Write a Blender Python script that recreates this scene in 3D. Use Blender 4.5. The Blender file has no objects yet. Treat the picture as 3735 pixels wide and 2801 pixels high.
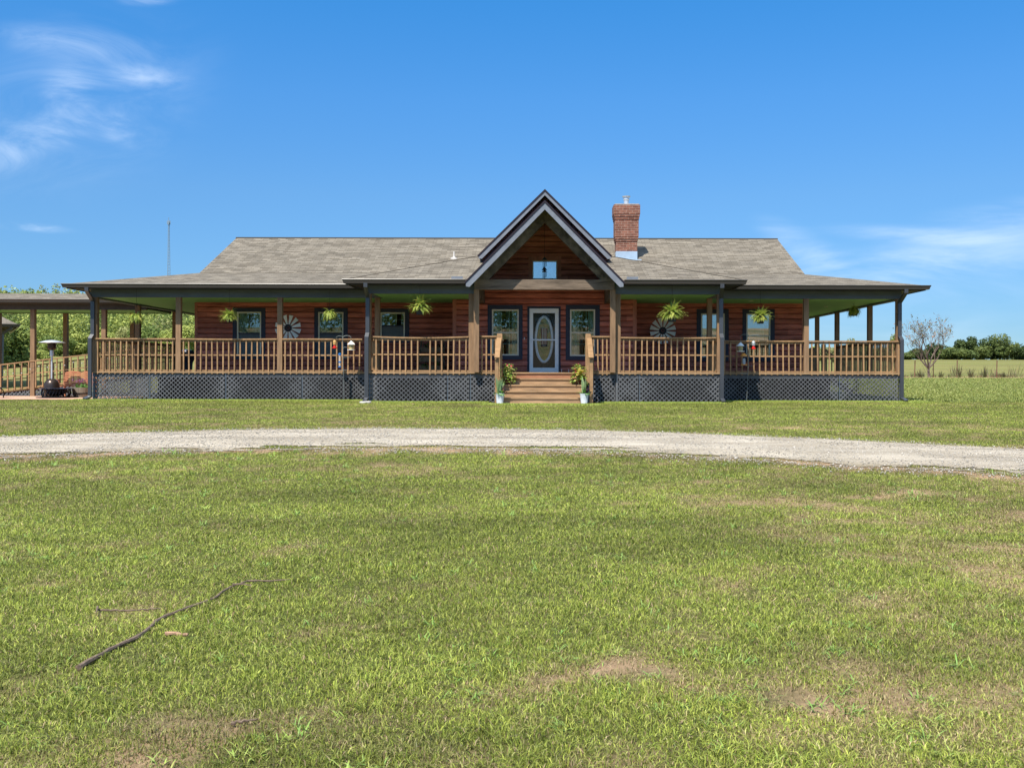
import bpy, math, random
import numpy as np
from mathutils import Vector, Matrix
R = math.radians
rnd = random.Random(7)
rng = np.random.default_rng(11)
sc = bpy.context.scene
COL = sc.collection

# ------------------------------------------------------------------ camera numbers (measured)
F = 3600.0; U0 = 1986.0; V0 = 1362.0; CZ = 0.84; ROLL = 0.13
def X(u, Y): return (u - U0) * Y / F
def Z(v, Y, u=None):
    if u is not None: v = v - (u - U0) * 0.00227
    return CZ + (V0 - v) * Y / F

# ------------------------------------------------------------------ terrain
def ss(t):
    t = np.clip(t, 0, 1); return t * t * (3 - 2 * t)
def H(x, y):
    x = np.asarray(x, float); y = np.asarray(y, float)
    h = -0.35 * ss((28 - y) / 20)
    h = h + 0.64 * ss((y - 34) / 33) + np.clip(y - 67, 0, 283) * 0.0193
    left = ss((-x - 15) / 40)
    h = h + left * np.clip(y - 50, 0, 300) * 0.017
    h = h + 9.6 * ss((y - 130) / 200) * ss((-x - 50) / 60)
    h = h + np.clip(-5 - y, 0, 70) * 0.11
    return h
def h1(x, y): return float(H(x, y))
def ground_hit(u, v):
    y = 10.0
    lo, hi = 1.5, 120.0
    for _ in range(60):
        mid = (lo + hi) / 2
        if (CZ - h1(X(u, mid), mid)) * F / mid > (v - V0): lo = mid
        else: hi = mid
    return X(u, lo), lo

# ------------------------------------------------------------------ numpy value noise
_tab = rng.random((256, 256))
def vnoise(x, y, s, off=0):
    x = np.asarray(x) * s + 37.3 + off; y = np.asarray(y) * s + 11.7 + off * 1.7
    xi = np.floor(x).astype(int); yi = np.floor(y).astype(int)
    fx = x - xi; fy = y - yi
    fx = fx * fx * (3 - 2 * fx); fy = fy * fy * (3 - 2 * fy)
    g = lambda a, b: _tab[a % 256, b % 256]
    return (g(xi, yi) * (1 - fx) + g(xi + 1, yi) * fx) * (1 - fy) + (g(xi, yi + 1) * (1 - fx) + g(xi + 1, yi + 1) * fx) * fy
def fbm(x, y, s, off=0, o=4):
    t = 0; a = .5; n = 0
    for k in range(o):
        t = t + a * vnoise(x, y, s * 2 ** k, off + k * 9); n += a; a *= .55
    return t / n

# ------------------------------------------------------------------ materials
def newmat(name):
    m = bpy.data.materials.new(name); m.use_nodes = True
    nt = m.node_tree
    for n in list(nt.nodes): nt.nodes.remove(n)
    out = nt.nodes.new('ShaderNodeOutputMaterial')
    b = nt.nodes.new('ShaderNodeBsdfPrincipled')
    nt.links.new(b.outputs[0], out.inputs[0])
    return m, nt, b
def nn(nt, t, **k):
    n = nt.nodes.new(t)
    for a, v in k.items(): setattr(n, a, v)
    return n
def M(name, col, rough=.65, metal=0., var=.25, scale=5, stretch=(1, 1, 1), bump=0., spec=.3, col2=None, randv=.0, coat=0.):
    m, nt, b = newmat(name); L = nt.links.new
    b.inputs['Roughness'].default_value = rough; b.inputs['Metallic'].default_value = metal
    b.inputs['Specular IOR Level'].default_value = spec
    if coat: b.inputs['Coat Weight'].default_value = coat
    geo = nn(nt, 'ShaderNodeNewGeometry'); mp = nn(nt, 'ShaderNodeMapping'); mp.inputs['Scale'].default_value = stretch
    L(geo.outputs['Position'], mp.inputs[0])
    n = nn(nt, 'ShaderNodeTexNoise'); n.inputs['Scale'].default_value = scale; n.inputs['Detail'].default_value = 6; n.inputs['Roughness'].default_value = .65
    L(mp.outputs[0], n.inputs['Vector'])
    mr = nn(nt, 'ShaderNodeMapRange'); mr.inputs[1].default_value = .3; mr.inputs[2].default_value = .7
    L(n.outputs['Fac'], mr.inputs[0])
    mix = nn(nt, 'ShaderNodeMix', data_type='RGBA')
    c1 = tuple(c * (1 - var) for c in col) + (1,)
    c2 = (tuple(min(1, c * (1 + var)) for c in col) if col2 is None else tuple(col2)) + (1,)
    mix.inputs['A'].default_value = c1; mix.inputs['B'].default_value = c2
    L(mr.outputs[0], mix.inputs['Factor'])
    last = mix.outputs['Result']
    if randv:
        oi = nn(nt, 'ShaderNodeObjectInfo'); r = nn(nt, 'ShaderNodeMapRange')
        r.inputs[3].default_value = 1 - randv; r.inputs[4].default_value = 1 + randv
        L(oi.outputs['Random'], r.inputs[0])
        hs = nn(nt, 'ShaderNodeHueSaturation'); L(r.outputs[0], hs.inputs['Value']); L(last, hs.inputs['Color']); last = hs.outputs[0]
    L(last, b.inputs['Base Color'])
    if bump:
        bp = nn(nt, 'ShaderNodeBump'); bp.inputs['Strength'].default_value = bump; bp.inputs['Distance'].default_value = .01
        L(n.outputs['Fac'], bp.inputs['Height']); L(bp.outputs[0], b.inputs['Normal'])
    return m
def attrmat(name, rough=.6, trans=.0, noise=.0, nscale=40, spec=.25):
    m, nt, b = newmat(name); L = nt.links.new
    a = nn(nt, 'ShaderNodeAttribute', attribute_name='col')
    last = a.outputs['Color']
    if noise:
        geo = nn(nt, 'ShaderNodeNewGeometry')
        n = nn(nt, 'ShaderNodeTexNoise'); n.inputs['Scale'].default_value = nscale; n.inputs['Detail'].default_value = 8; n.inputs['Roughness'].default_value = .75
        L(geo.outputs['Position'], n.inputs['Vector'])
        mr = nn(nt, 'ShaderNodeMapRange'); mr.inputs[1].default_value = .3; mr.inputs[2].default_value = .7
        mr.inputs[3].default_value = 1 - noise; mr.inputs[4].default_value = 1 + noise
        L(n.outputs['Fac'], mr.inputs[0])
        hs = nn(nt, 'ShaderNodeHueSaturation'); L(mr.outputs[0], hs.inputs['Value']); L(last, hs.inputs['Color']); last = hs.outputs[0]
        bp = nn(nt, 'ShaderNodeBump'); bp.inputs['Strength'].default_value = .6; bp.inputs['Distance'].default_value = .03
        L(n.outputs['Fac'], bp.inputs['Height']); L(bp.outputs[0], b.inputs['Normal'])
    L(last, b.inputs['Base Color'])
    b.inputs['Roughness'].default_value = rough; b.inputs['Specular IOR Level'].default_value = spec
    if trans:
        out = [n for n in nt.nodes if n.type == 'OUTPUT_MATERIAL'][0]
        t = nn(nt, 'ShaderNodeBsdfTranslucent'); L(last, t.inputs[0])
        mx = nn(nt, 'ShaderNodeMixShader'); mx.inputs[0].default_value = trans
        L(b.outputs[0], mx.inputs[1]); L(t.outputs[0], mx.inputs[2]); L(mx.outputs[0], out.inputs[0])
    return m
def glassmat(name, base=.12, tint=(.8, .9, .88), rough=.0, wavy=0.):
    m = bpy.data.materials.new(name); m.use_nodes = True; nt = m.node_tree; L = nt.links.new
    for n in list(nt.nodes): nt.nodes.remove(n)
    out = nn(nt, 'ShaderNodeOutputMaterial'); mx = nn(nt, 'ShaderNodeMixShader')
    tr = nn(nt, 'ShaderNodeBsdfTransparent'); tr.inputs[0].default_value = tint + (1,)
    gl = nn(nt, 'ShaderNodeBsdfGlossy'); gl.inputs['Roughness'].default_value = rough
    fr = nn(nt, 'ShaderNodeFresnel'); fr.inputs[0].default_value = 1.5
    ad = nn(nt, 'ShaderNodeMath', operation='ADD', use_clamp=True); ad.inputs[1].default_value = base
    L(fr.outputs[0], ad.inputs[0]); L(ad.outputs[0], mx.inputs[0]); L(tr.outputs[0], mx.inputs[1]); L(gl.outputs[0], mx.inputs[2]); L(mx.outputs[0], out.inputs[0])
    geo = nn(nt, 'ShaderNodeNewGeometry'); n = nn(nt, 'ShaderNodeTexNoise'); n.inputs['Scale'].default_value = 6 if wavy else 1.2
    L(geo.outputs['Position'], n.inputs['Vector'])
    bp = nn(nt, 'ShaderNodeBump'); bp.inputs['Strength'].default_value = wavy or .02; bp.inputs['Distance'].default_value = .02
    L(n.outputs['Fac'], bp.inputs['Height']); L(bp.outputs[0], gl.inputs['Normal'])
    return m
def shinglemat():
    m, nt, b = newmat('shingles'); L = nt.links.new
    uv = nn(nt, 'ShaderNodeUVMap', uv_map='UVMap')
    br = nn(nt, 'ShaderNodeTexBrick'); br.offset = .37; br.offset_frequency = 2
    br.inputs['Scale'].default_value = 1; br.inputs['Brick Width'].default_value = .30; br.inputs['Row Height'].default_value = .135
    br.inputs['Mortar Size'].default_value = .006; br.inputs['Mortar Smooth'].default_value = .3; br.inputs['Bias'].default_value = .1
    br.inputs['Color1'].default_value = (.11, .093, .071, 1); br.inputs['Color2'].default_value = (.205, .178, .14, 1); br.inputs['Mortar'].default_value = (.06, .052, .042, 1)
    L(uv.outputs[0], br.inputs['Vector'])
    # architectural shingle: second layer of wider laminated tabs
    br2 = nn(nt, 'ShaderNodeTexBrick'); br2.offset = .61; br2.offset_frequency = 3
    br2.inputs['Brick Width'].default_value = .33; br2.inputs['Row Height'].default_value = .135; br2.inputs['Scale'].default_value = 1
    br2.inputs['Mortar Size'].default_value = 0; br2.inputs['Color1'].default_value = (.88, .88, .88, 1); br2.inputs['Color2'].default_value = (1.10, 1.09, 1.07, 1)
    L(uv.outputs[0], br2.inputs['Vector'])
    mu = nn(nt, 'ShaderNodeMix', data_type='RGBA', blend_type='MULTIPLY'); mu.inputs['Factor'].default_value = 1
    L(br.outputs['Color'], mu.inputs['A']); L(br2.outputs['Color'], mu.inputs['B'])
    n = nn(nt, 'ShaderNodeTexNoise'); n.inputs['Scale'].default_value = 1.1; n.inputs['Detail'].default_value = 9; n.inputs['Roughness'].default_value = .7
    L(uv.outputs[0], n.inputs['Vector'])
    mr = nn(nt, 'ShaderNodeMapRange'); mr.inputs[1].default_value = .3; mr.inputs[2].default_value = .7; mr.inputs[3].default_value = .92; mr.inputs[4].default_value = 1.08
    L(n.outputs['Fac'], mr.inputs[0])
    hs = nn(nt, 'ShaderNodeHueSaturation'); L(mr.outputs[0], hs.inputs['Value']); L(mu.outputs['Result'], hs.inputs['Color'])
    L(hs.outputs[0], b.inputs['Base Color']); b.inputs['Roughness'].default_value = .95; b.inputs['Specular IOR Level'].default_value = .15
    # course height: saw-tooth bump so each course casts a thin line
    sp = nn(nt, 'ShaderNodeSeparateXYZ'); L(uv.outputs[0], sp.inputs[0])
    dv = nn(nt, 'ShaderNodeMath', operation='DIVIDE'); dv.inputs[1].default_value = .135; L(sp.outputs[1], dv.inputs[0])
    fr = nn(nt, 'ShaderNodeMath', operation='FRACT'); L(dv.outputs[0], fr.inputs[0])
    iv = nn(nt, 'ShaderNodeMath', operation='SUBTRACT'); iv.inputs[0].default_value = 1; L(fr.outputs[0], iv.inputs[1])
    ad = nn(nt, 'ShaderNodeMath', operation='ADD'); L(iv.outputs[0], ad.inputs[0]); L(br.outputs['Fac'], ad.inputs[1])
    bp = nn(nt, 'ShaderNodeBump'); bp.inputs['Strength'].default_value = .5; bp.inputs['Distance'].default_value = .012
    L(ad.outputs[0], bp.inputs['Height']); L(bp.outputs[0], b.inputs['Normal'])
    return m
def brickmat():
    m, nt, b = newmat('red_brick'); L = nt.links.new
    geo = nn(nt, 'ShaderNodeNewGeometry'); sp = nn(nt, 'ShaderNodeSeparateXYZ'); L(geo.outputs['Position'], sp.inputs[0])
    ad = nn(nt, 'ShaderNodeMath', operation='ADD'); L(sp.outputs[0], ad.inputs[0]); L(sp.outputs[1], ad.inputs[1])
    cb = nn(nt, 'ShaderNodeCombineXYZ'); L(ad.outputs[0], cb.inputs[0]); L(sp.outputs[2], cb.inputs[1])
    br = nn(nt, 'ShaderNodeTexBrick'); br.inputs['Scale'].default_value = 1; br.inputs['Brick Width'].default_value = .215; br.inputs['Row Height'].default_value = .078
    br.inputs['Mortar Size'].default_value = .007; br.inputs['Color1'].default_value = (.15, .055, .034, 1); br.inputs['Color2'].default_value = (.23, .09, .055, 1); br.inputs['Mortar'].default_value = (.32, .21, .16, 1)
    L(cb.outputs[0], br.inputs['Vector']); 
    n = nn(nt, 'ShaderNodeTexNoise'); n.inputs['Scale'].default_value = 9; n.inputs['Detail'].default_value = 7; L(geo.outputs['Position'], n.inputs['Vector'])
    mr = nn(nt, 'ShaderNodeMapRange'); mr.inputs[1].default_value = .3; mr.inputs[2].default_value = .7; mr.inputs[3].default_value = .7; mr.inputs[4].default_value = 1.25
    L(n.outputs['Fac'], mr.inputs[0])
    hs = nn(nt, 'ShaderNodeHueSaturation'); L(mr.outputs[0], hs.inputs['Value']); L(br.outputs['Color'], hs.inputs['Color'])
    L(hs.outputs[0], b.inputs['Base Color']); b.inputs['Roughness'].default_value = .9
    bp = nn(nt, 'ShaderNodeBump'); bp.inputs['Strength'].default_value = .5; bp.inputs['Distance'].default_value = .01; bp.invert = True
    L(br.outputs['Fac'], bp.inputs['Height']); L(bp.outputs[0], b.inputs['Normal'])
    return m

WOOD = M('cedar_rail', (.32, .19, .092), .7, var=.3, scale=9, stretch=(.6, .6, .6), bump=.3, randv=.12)
POSTW = M('post_wood', (.24, .145, .078), .75, var=.28, scale=16, stretch=(1, 1, .12), bump=.3, randv=.08)
DECKW = M('deck_wood', (.34, .215, .115), .7, var=.4, scale=14, stretch=(.12, 1, 1), bump=.3)
STEPR = M('worn_red_wood', (.30, .14, .075), .7, var=.3, scale=12, stretch=(.2, 1, 1))
BEAM = M('weathered_beam', (.14, .103, .073), .85, var=.55, scale=14, stretch=(.12, 1, 1), bump=.4)
RAFT = M('weathered_rafter', (.05, .04, .032), .85, var=.6, scale=3.5, bump=.4, col2=(.20, .155, .11))
SIDE = M('red_cedar_siding', (.41, .138, .10), .8, var=.5, scale=10, stretch=(.14, 1, 1), bump=.35, spec=.2)
SIDE2 = M('red_cedar_trim', (.38, .14, .095), .7, var=.3, scale=10, stretch=(1, 1, .2), bump=.2)
NAVY = M('charcoal_trim_paint', (.025, .032, .055), .55, var=.15, scale=8)
SLATE = M('slate_beam_paint', (.10, .125, .155), .6, var=.2, scale=3, stretch=(.3, 1, 1))
GUTT = M('dark_gutter_metal', (.055, .048, .045), .35, .0, var=.08, scale=2, spec=.5)
SPOUT = M('dark_downspout_metal', (.05, .055, .065), .3, .1, var=.1, scale=2, spec=.6)
SOFF = M('dark_soffit', (.03, .032, .036), .6, var=.1)
RAKE = M('grey_rake_paint', (.17, .185, .215), .55, var=.15, scale=6)
RAKED = M('dark_drip_edge', (.022, .014, .02), .5, var=.1)
CEIL = M('ceiling_grass_bounce', (.22, .50, .19), .6, var=.15, scale=4, stretch=(.2, 2, 1))  # green light bounced up from the lawn is put into this colour
LATT = M('grey_lattice_paint', (.125, .128, .135), .75, var=.2, scale=6)
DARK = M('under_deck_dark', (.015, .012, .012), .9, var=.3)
VINYL = M('cream_window_vinyl', (.62, .60, .48), .4, var=.04)
WHITE = M('white_door_paint', (.74, .80, .82), .35, var=.04)
MUNT = M('pale_muntin', (.5, .58, .5), .4, var=.04)
CURT = M('curtain_cloth', (.42, .5, .48), .9, var=.15, scale=20, stretch=(1, 1, .05))
SKYREF = M('sky_reflection_panel', (.55, .68, .74), .8, var=.05)  # reflected sky as a flat pale blue
SCREEN = M('insect_screen', (.10, .125, .14), .8, var=.1)
INTER = M('interior_wall', (.14, .13, .11), .9, var=.1)
GALV = M('galvanised_metal', (.92, .95, .93), .5, .0, var=.12, scale=6, stretch=(1, 1, .3))
STEEL = M('bright_steel', (.62, .65, .68), .4, .55, var=.1)
BLACK = M('black_metal', (.02, .02, .024), .35, .3, var=.2)
HEATB = M('bronze_heater_metal', (.07, .05, .04), .28, .6, var=.2)
PLASTK = M('dark_pot_plastic', (.03, .034, .045), .5, var=.2)
REDPOT = M('dark_red_pot', (.13, .028, .02), .45, var=.2)
WPOT = M('white_bucket', (.60, .64, .66), .35, var=.12, scale=8)
SOIL = M('potting_soil', (.05, .035, .025), .95, var=.4, scale=30)
ORANGE = M('orange_stained_wood', (.50, .20, .10), .6, var=.2, scale=12, stretch=(.2, 1, 1))
BARREL = M('barrel_oak', (.24, .20, .15), .8, var=.35, scale=9, stretch=(3, 3, .3), bump=.3)
PATIO = M('tan_patio_pavers', (.50, .31, .21), .9, var=.25, scale=18, bump=.3)
STONE = M('pale_flat_stone', (.52, .49, .45), .85, var=.2, scale=8, bump=.4)
CONC = M('concrete_pad', (.36, .32, .27), .9, var=.2, scale=12)
SHING = shinglemat(); BRICK = brickmat()
FLASH = M('blue_white_flashing', (.42, .52, .62), .35, .3, var=.12)
WHITEP = M('white_plastic', (.6, .61, .62), .4, var=.05)
REDP = M('red_plastic', (.6, .02, .02), .3, var=.1, spec=.5)
AMBER = M('amber_nectar', (.55, .33, .12), .25, var=.15, spec=.5)
SEED = M('bird_seed', (.42, .34, .17), .9, var=.4, scale=60)
BLUEP = M('blue_plastic', (.02, .14, .42), .35, var=.2)
ORANP = M('orange_enamel', (.75, .30, .06), .35, var=.15)
BARK = M('tree_bark', (.09, .07, .055), .9, var=.4, scale=20, stretch=(1, 1, .3), bump=.5)
DEADW = M('dead_stick_bark', (.15, .105, .075), .85, var=.5, scale=40, bump=.5)
BARKC = M('broken_bark_wood', (.33, .20, .125), .85, var=.35, scale=30, bump=.4)
CLEARP = M('clear_feeder_plastic', (.32, .36, .38), .2, var=.1)
FLAGR = M('faded_red_stripe', (.13, .03, .03), .8, var=.15)
FLAGW = M('faded_cream_stripe', (.55, .5, .42), .8, var=.1)
FLAGB = M('dark_blue_canton', (.02, .025, .05), .8, var=.15)
def boardtint(m):
    nt_ = m.node_tree; b_ = [n for n in nt_.nodes if n.type == 'BSDF_PRINCIPLED'][0]; src = b_.inputs['Base Color'].links[0].from_socket
    geo = nn(nt_, 'ShaderNodeNewGeometry'); sp_ = nn(nt_, 'ShaderNodeSeparateXYZ'); nt_.links.new(geo.outputs['Position'], sp_.inputs[0])
    dv = nn(nt_, 'ShaderNodeMath', operation='DIVIDE'); dv.inputs[1].default_value = .176; nt_.links.new(sp_.outputs[2], dv.inputs[0])
    fl = nn(nt_, 'ShaderNodeMath', operation='FLOOR'); nt_.links.new(dv.outputs[0], fl.inputs[0])
    dx_ = nn(nt_, 'ShaderNodeMath', operation='DIVIDE'); dx_.inputs[1].default_value = 3.1; nt_.links.new(sp_.outputs[0], dx_.inputs[0])
    ml = nn(nt_, 'ShaderNodeMath', operation='MULTIPLY_ADD'); ml.inputs[1].default_value = .37; nt_.links.new(fl.outputs[0], ml.inputs[0]); nt_.links.new(dx_.outputs[0], ml.inputs[2])
    fx_ = nn(nt_, 'ShaderNodeMath', operation='FLOOR'); nt_.links.new(ml.outputs[0], fx_.inputs[0])
    cb_ = nn(nt_, 'ShaderNodeCombineXYZ'); nt_.links.new(fx_.outputs[0], cb_.inputs[0]); nt_.links.new(fl.outputs[0], cb_.inputs[1])
    wn = nn(nt_, 'ShaderNodeTexWhiteNoise', noise_dimensions='2D'); nt_.links.new(cb_.outputs[0], wn.inputs['Vector'])
    mr_ = nn(nt_, 'ShaderNodeMapRange'); mr_.inputs[3].default_value = .72; mr_.inputs[4].default_value = 1.22; nt_.links.new(wn.outputs['Value'], mr_.inputs[0])
    hs_ = nn(nt_, 'ShaderNodeHueSaturation'); nt_.links.new(mr_.outputs[0], hs_.inputs['Value']); nt_.links.new(src, hs_.inputs['Color']); nt_.links.new(hs_.outputs[0], b_.inputs['Base Color'])
boardtint(SIDE)
GLASS = glassmat('window_glass', .11)
GLASSR = glassmat('window_glass_bright', .30)
GLASSD = glassmat('door_glass', .01, tint=(.95, .97, .97), wavy=.08)
OVALG = glassmat('bevelled_oval_glass', .12, tint=(.6, .66, .5), rough=.05, wavy=.3)
FERN = attrmat('fern_fronds', .5, .35)
LEAF = attrmat('tree_leaves', .6, .25)
GRASSM = attrmat('grass_blades', .5, .22, spec=.3)
GROUNDM = attrmat('lawn_ground', .95, 0, .35, 26, spec=.1)

# ------------------------------------------------------------------ mesh builder
ORG = {}
class MB:
    def __init__(s): s.v = []; s.f = []; s.uv = []; s.smooth = False; s.has = False; s.col = None
    def face(s, pts, uv=None):
        i = len(s.v); s.v += [tuple(p) for p in pts]; s.f.append(tuple(range(i, i + len(pts)))); s.uv.append(uv)
        if uv: s.has = True
    def box(s, x0, x1, y0, y1, z0, z1):
        i = len(s.v)
        s.v += [(x0, y0, z0), (x1, y0, z0), (x1, y1, z0), (x0, y1, z0), (x0, y0, z1), (x1, y0, z1), (x1, y1, z1), (x0, y1, z1)]
        for q in ((0, 3, 2, 1), (4, 5, 6, 7), (0, 1, 5, 4), (1, 2, 6, 5), (2, 3, 7, 6), (3, 0, 4, 7)):
            s.f.append(tuple(i + k for k in q)); s.uv.append(None)
        return s
    def bar(s, p, q, w, h, up=(0, 0, 1)):
        p = Vector(p); q = Vector(q); d = (q - p).normalized(); up = Vector(up)
        side = d.cross(up).normalized() * (w / 2); u2 = side.cross(d).normalized() * (h / 2)
        i = len(s.v)
        for c in (p, q):
            for a, b in ((-1, -1), (1, -1), (1, 1), (-1, 1)): s.v.append(tuple(c + side * a + u2 * b))
        for k in ((3, 2, 1, 0), (4, 5, 6, 7), (0, 1, 5, 4), (1, 2, 6, 5), (2, 3, 7, 6), (3, 0, 4, 7)):
            s.f.append(tuple(i + j for j in k)); s.uv.append(None)
        return s
    def tube(s, pts, rad, n=8, cap=True, rot=0., sx=1., sy=1.):
        pts = [Vector(p) for p in pts]
        if not isinstance(rad, (list, tuple)): rad = [rad] * len(pts)
        t0 = (pts[1] - pts[0]).normalized()
        a = Vector((1, 0, 0)) if abs(t0.x) < .9 else Vector((0, 1, 0))
        nrm = (a - t0 * a.dot(t0)).normalized()
        base = len(s.v)
        for k, p in enumerate(pts):
            if k == 0: t = t0
            elif k == len(pts) - 1: t = (pts[k] - pts[k - 1]).normalized()
            else:
                t = ((pts[k] - pts[k - 1]).normalized() + (pts[k + 1] - pts[k]).normalized())
                t = t.normalized() if t.length > 1e-6 else (pts[k + 1] - pts[k]).normalized()
            nrm = (nrm - t * nrm.dot(t)).normalized(); bn = t.cross(nrm)
            for j in range(n):
                an = rot + 2 * math.pi * j / n
                s.v.append(tuple(p + nrm * (math.cos(an) * rad[k] * sx) + bn * (math.sin(an) * rad[k] * sy)))
        for k in range(len(pts) - 1):
            for j in range(n):
                a_ = base + k * n + j; b_ = base + k * n + (j + 1) % n
                s.f.append((a_, b_, b_ + n, a_ + n)); s.uv.append(None)
        if cap:
            s.f.append(tuple(base + j for j in range(n))[::-1]); s.uv.append(None)
            s.f.append(tuple(base + (len(pts) - 1) * n + j for j in range(n))); s.uv.append(None)
        return s
    def lathe(s, prof, c, n=16, sx=1, sy=1, ztilt=None):
        base = len(s.v)
        for r, z in prof:
            for j in range(n):
                a = 2 * math.pi * j / n
                s.v.append((c[0] + r * math.cos(a) * sx, c[1] + r * math.sin(a) * sy, c[2] + z))
        for k in range(len(prof) - 1):
            for j in range(n):
                a_ = base + k * n + j; b_ = base + k * n + (j + 1) % n
                s.f.append((a_, b_, b_ + n, a_ + n)); s.uv.append(None)
        s.f.append(tuple(base + j for j in range(n))[::-1]); s.uv.append(None)
        s.f.append(tuple(base + (len(prof) - 1) * n + j for j in range(n))); s.uv.append(None)
        return s
    def sweep(s, path, z, prof, side=1):
        """closed profile (out, dz) swept along a horizontal polyline with mitred corners"""
        P = [Vector((p[0], p[1])) for p in path]; n = len(prof); base = len(s.v)
        for k, p in enumerate(P):
            def nr(d): return Vector((-d.y, d.x)) * side
            if k == 0: m = nr((P[1] - P[0]).normalized())
            elif k == len(P) - 1: m = nr((P[k] - P[k - 1]).normalized())
            else:
                a = nr((P[k] - P[k - 1]).normalized()); b = nr((P[k + 1] - P[k]).normalized()); m = (a + b); m = m / (1 + a.dot(b))
            for o, dz in prof: s.v.append((p.x + m.x * o, p.y + m.y * o, z + dz))
        for k in range(len(P) - 1):
            for j in range(n):
                a_ = base + k * n + j; b_ = base + k * n + (j + 1) % n
                s.f.append((a_, b_, b_ + n, a_ + n)); s.uv.append(None)
        s.f.append(tuple(base + j for j in range(n))[::-1]); s.uv.append(None)
        s.f.append(tuple(base + (len(P) - 1) * n + j for j in range(n))); s.uv.append(None)
        return s
    def slab(s, pts, t, udir, vdir, z_first=None):
        """roof slab: planar top polygon, thickness t downward, UV in metres"""
        pts = [Vector(p) for p in pts]; u = Vector(udir).normalized(); v = Vector(vdir).normalized()
        uv = [(p.dot(u), p.dot(v)) for p in pts]
        s.face(pts, uv)
        low = [p - Vector((0, 0, t)) for p in pts]
        s.face(low[::-1], uv[::-1])
        for k in range(len(pts)):
            a, b = pts[k], pts[(k + 1) % len(pts)]; c, d = low[(k + 1) % len(pts)], low[k]
            s.face([a, d, c, b], [uv[k], uv[k], uv[(k + 1) % len(pts)], uv[(k + 1) % len(pts)]])
        return s
    def build(s, name, mat, parent=None, org=None, smooth=False, **props):
        v = np.array(s.v, float)
        if parent is not None: o0 = np.array(ORG[parent.name]) if org is None else np.array(org)
        elif org is not None: o0 = np.array(org)
        else: o0 = np.array([(v[:, 0].min() + v[:, 0].max()) / 2, (v[:, 1].min() + v[:, 1].max()) / 2, v[:, 2].min()])
        me = bpy.data.meshes.new(name)
        me.from_pydata([tuple(p) for p in (v - o0)], [], s.f)
        if s.has:
            l = me.uv_layers.new(name='UVMap'); k = 0
            for f, uv in zip(s.f, s.uv):
                for j in range(len(f)):
                    l.data[k].uv = uv[j] if uv else (0, 0); k += 1
        if s.col is not None: setcol(me, s.col)
        me.materials.append(mat)
        if smooth: me.polygons.foreach_set('use_smooth', [True] * len(me.polygons))
        me.update()
        o = bpy.data.objects.new(name, me); COL.objects.link(o)
        if parent is not None:
            o.parent = parent; po = np.array(ORG[parent.name]); o.location = tuple(o0 - po)
        else: o.location = tuple(o0)
        ORG[o.name] = tuple(o0)
        for a, b in props.items(): o[a] = b
        return o
def islands(mb):
    par = list(range(len(mb.v)))
    def fd(a):
        while par[a] != a: par[a] = par[par[a]]; a = par[a]
        return a
    for f in mb.f:
        for k in f[1:]: par[fd(k)] = fd(f[0])
    gr = {}
    for i, f in enumerate(mb.f): gr.setdefault(fd(f[0]), []).append(i)
    out = []
    for fs in gr.values():
        n = MB(); mp = {}
        for i in fs:
            g = []
            for k in mb.f[i]:
                if k not in mp: mp[k] = len(n.v); n.v.append(mb.v[k])
                g.append(mp[k])
            n.f.append(tuple(g)); n.uv.append(mb.uv[i])
            if mb.uv[i]: n.has = True
        out.append(n)
    return out
def split(mb, name, mat, parent):
    return [n.build(name, mat, parent) for n in islands(mb)]
def setcol(me, col):
    at = me.attributes.new('col', 'FLOAT_COLOR', 'POINT')
    c = np.ones((len(me.vertices), 4), np.float32); c[:, :3] = col
    at.data.foreach_set('color', c.ravel())
def thing(name, loc, label, cat, group=None):
    o = bpy.data.objects.new(name, None); COL.objects.link(o); o.location = loc; o.empty_display_size = .2
    o['label'] = label; o['category'] = cat
    if group: o['group'] = group
    ORG[o.name] = tuple(loc); return o
def subempty(name, loc, parent):
    o = bpy.data.objects.new(name, None); COL.objects.link(o); o.parent = parent
    po = ORG[parent.name]; o.location = tuple(loc[i] - po[i] for i in range(3)); ORG[o.name] = tuple(loc); return o
def copyobj(src, parent, loc, **props):
    o = src.copy(); COL.objects.link(o); o.parent = parent
    if parent is not None:
        po = ORG[parent.name]; o.location = tuple(loc[i] - po[i] for i in range(3))
    else: o.location = loc
    ORG[o.name] = tuple(loc)
    for a, b in props.items(): o[a] = b
    return o
def copytree(root, loc, rz=0, scale=1, **props):
    r = root.copy(); COL.objects.link(r); r.location = loc; r.rotation_euler = (0, 0, rz); r.scale = (scale,) * 3
    for a, b in props.items(): r[a] = b
    for ch in root.children:
        c = ch.copy(); COL.objects.link(c); c.parent = r
        for g in ch.children:
            d = g.copy(); COL.objects.link(d); d.parent = c
    ORG[r.name] = tuple(loc)
    return r
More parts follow.
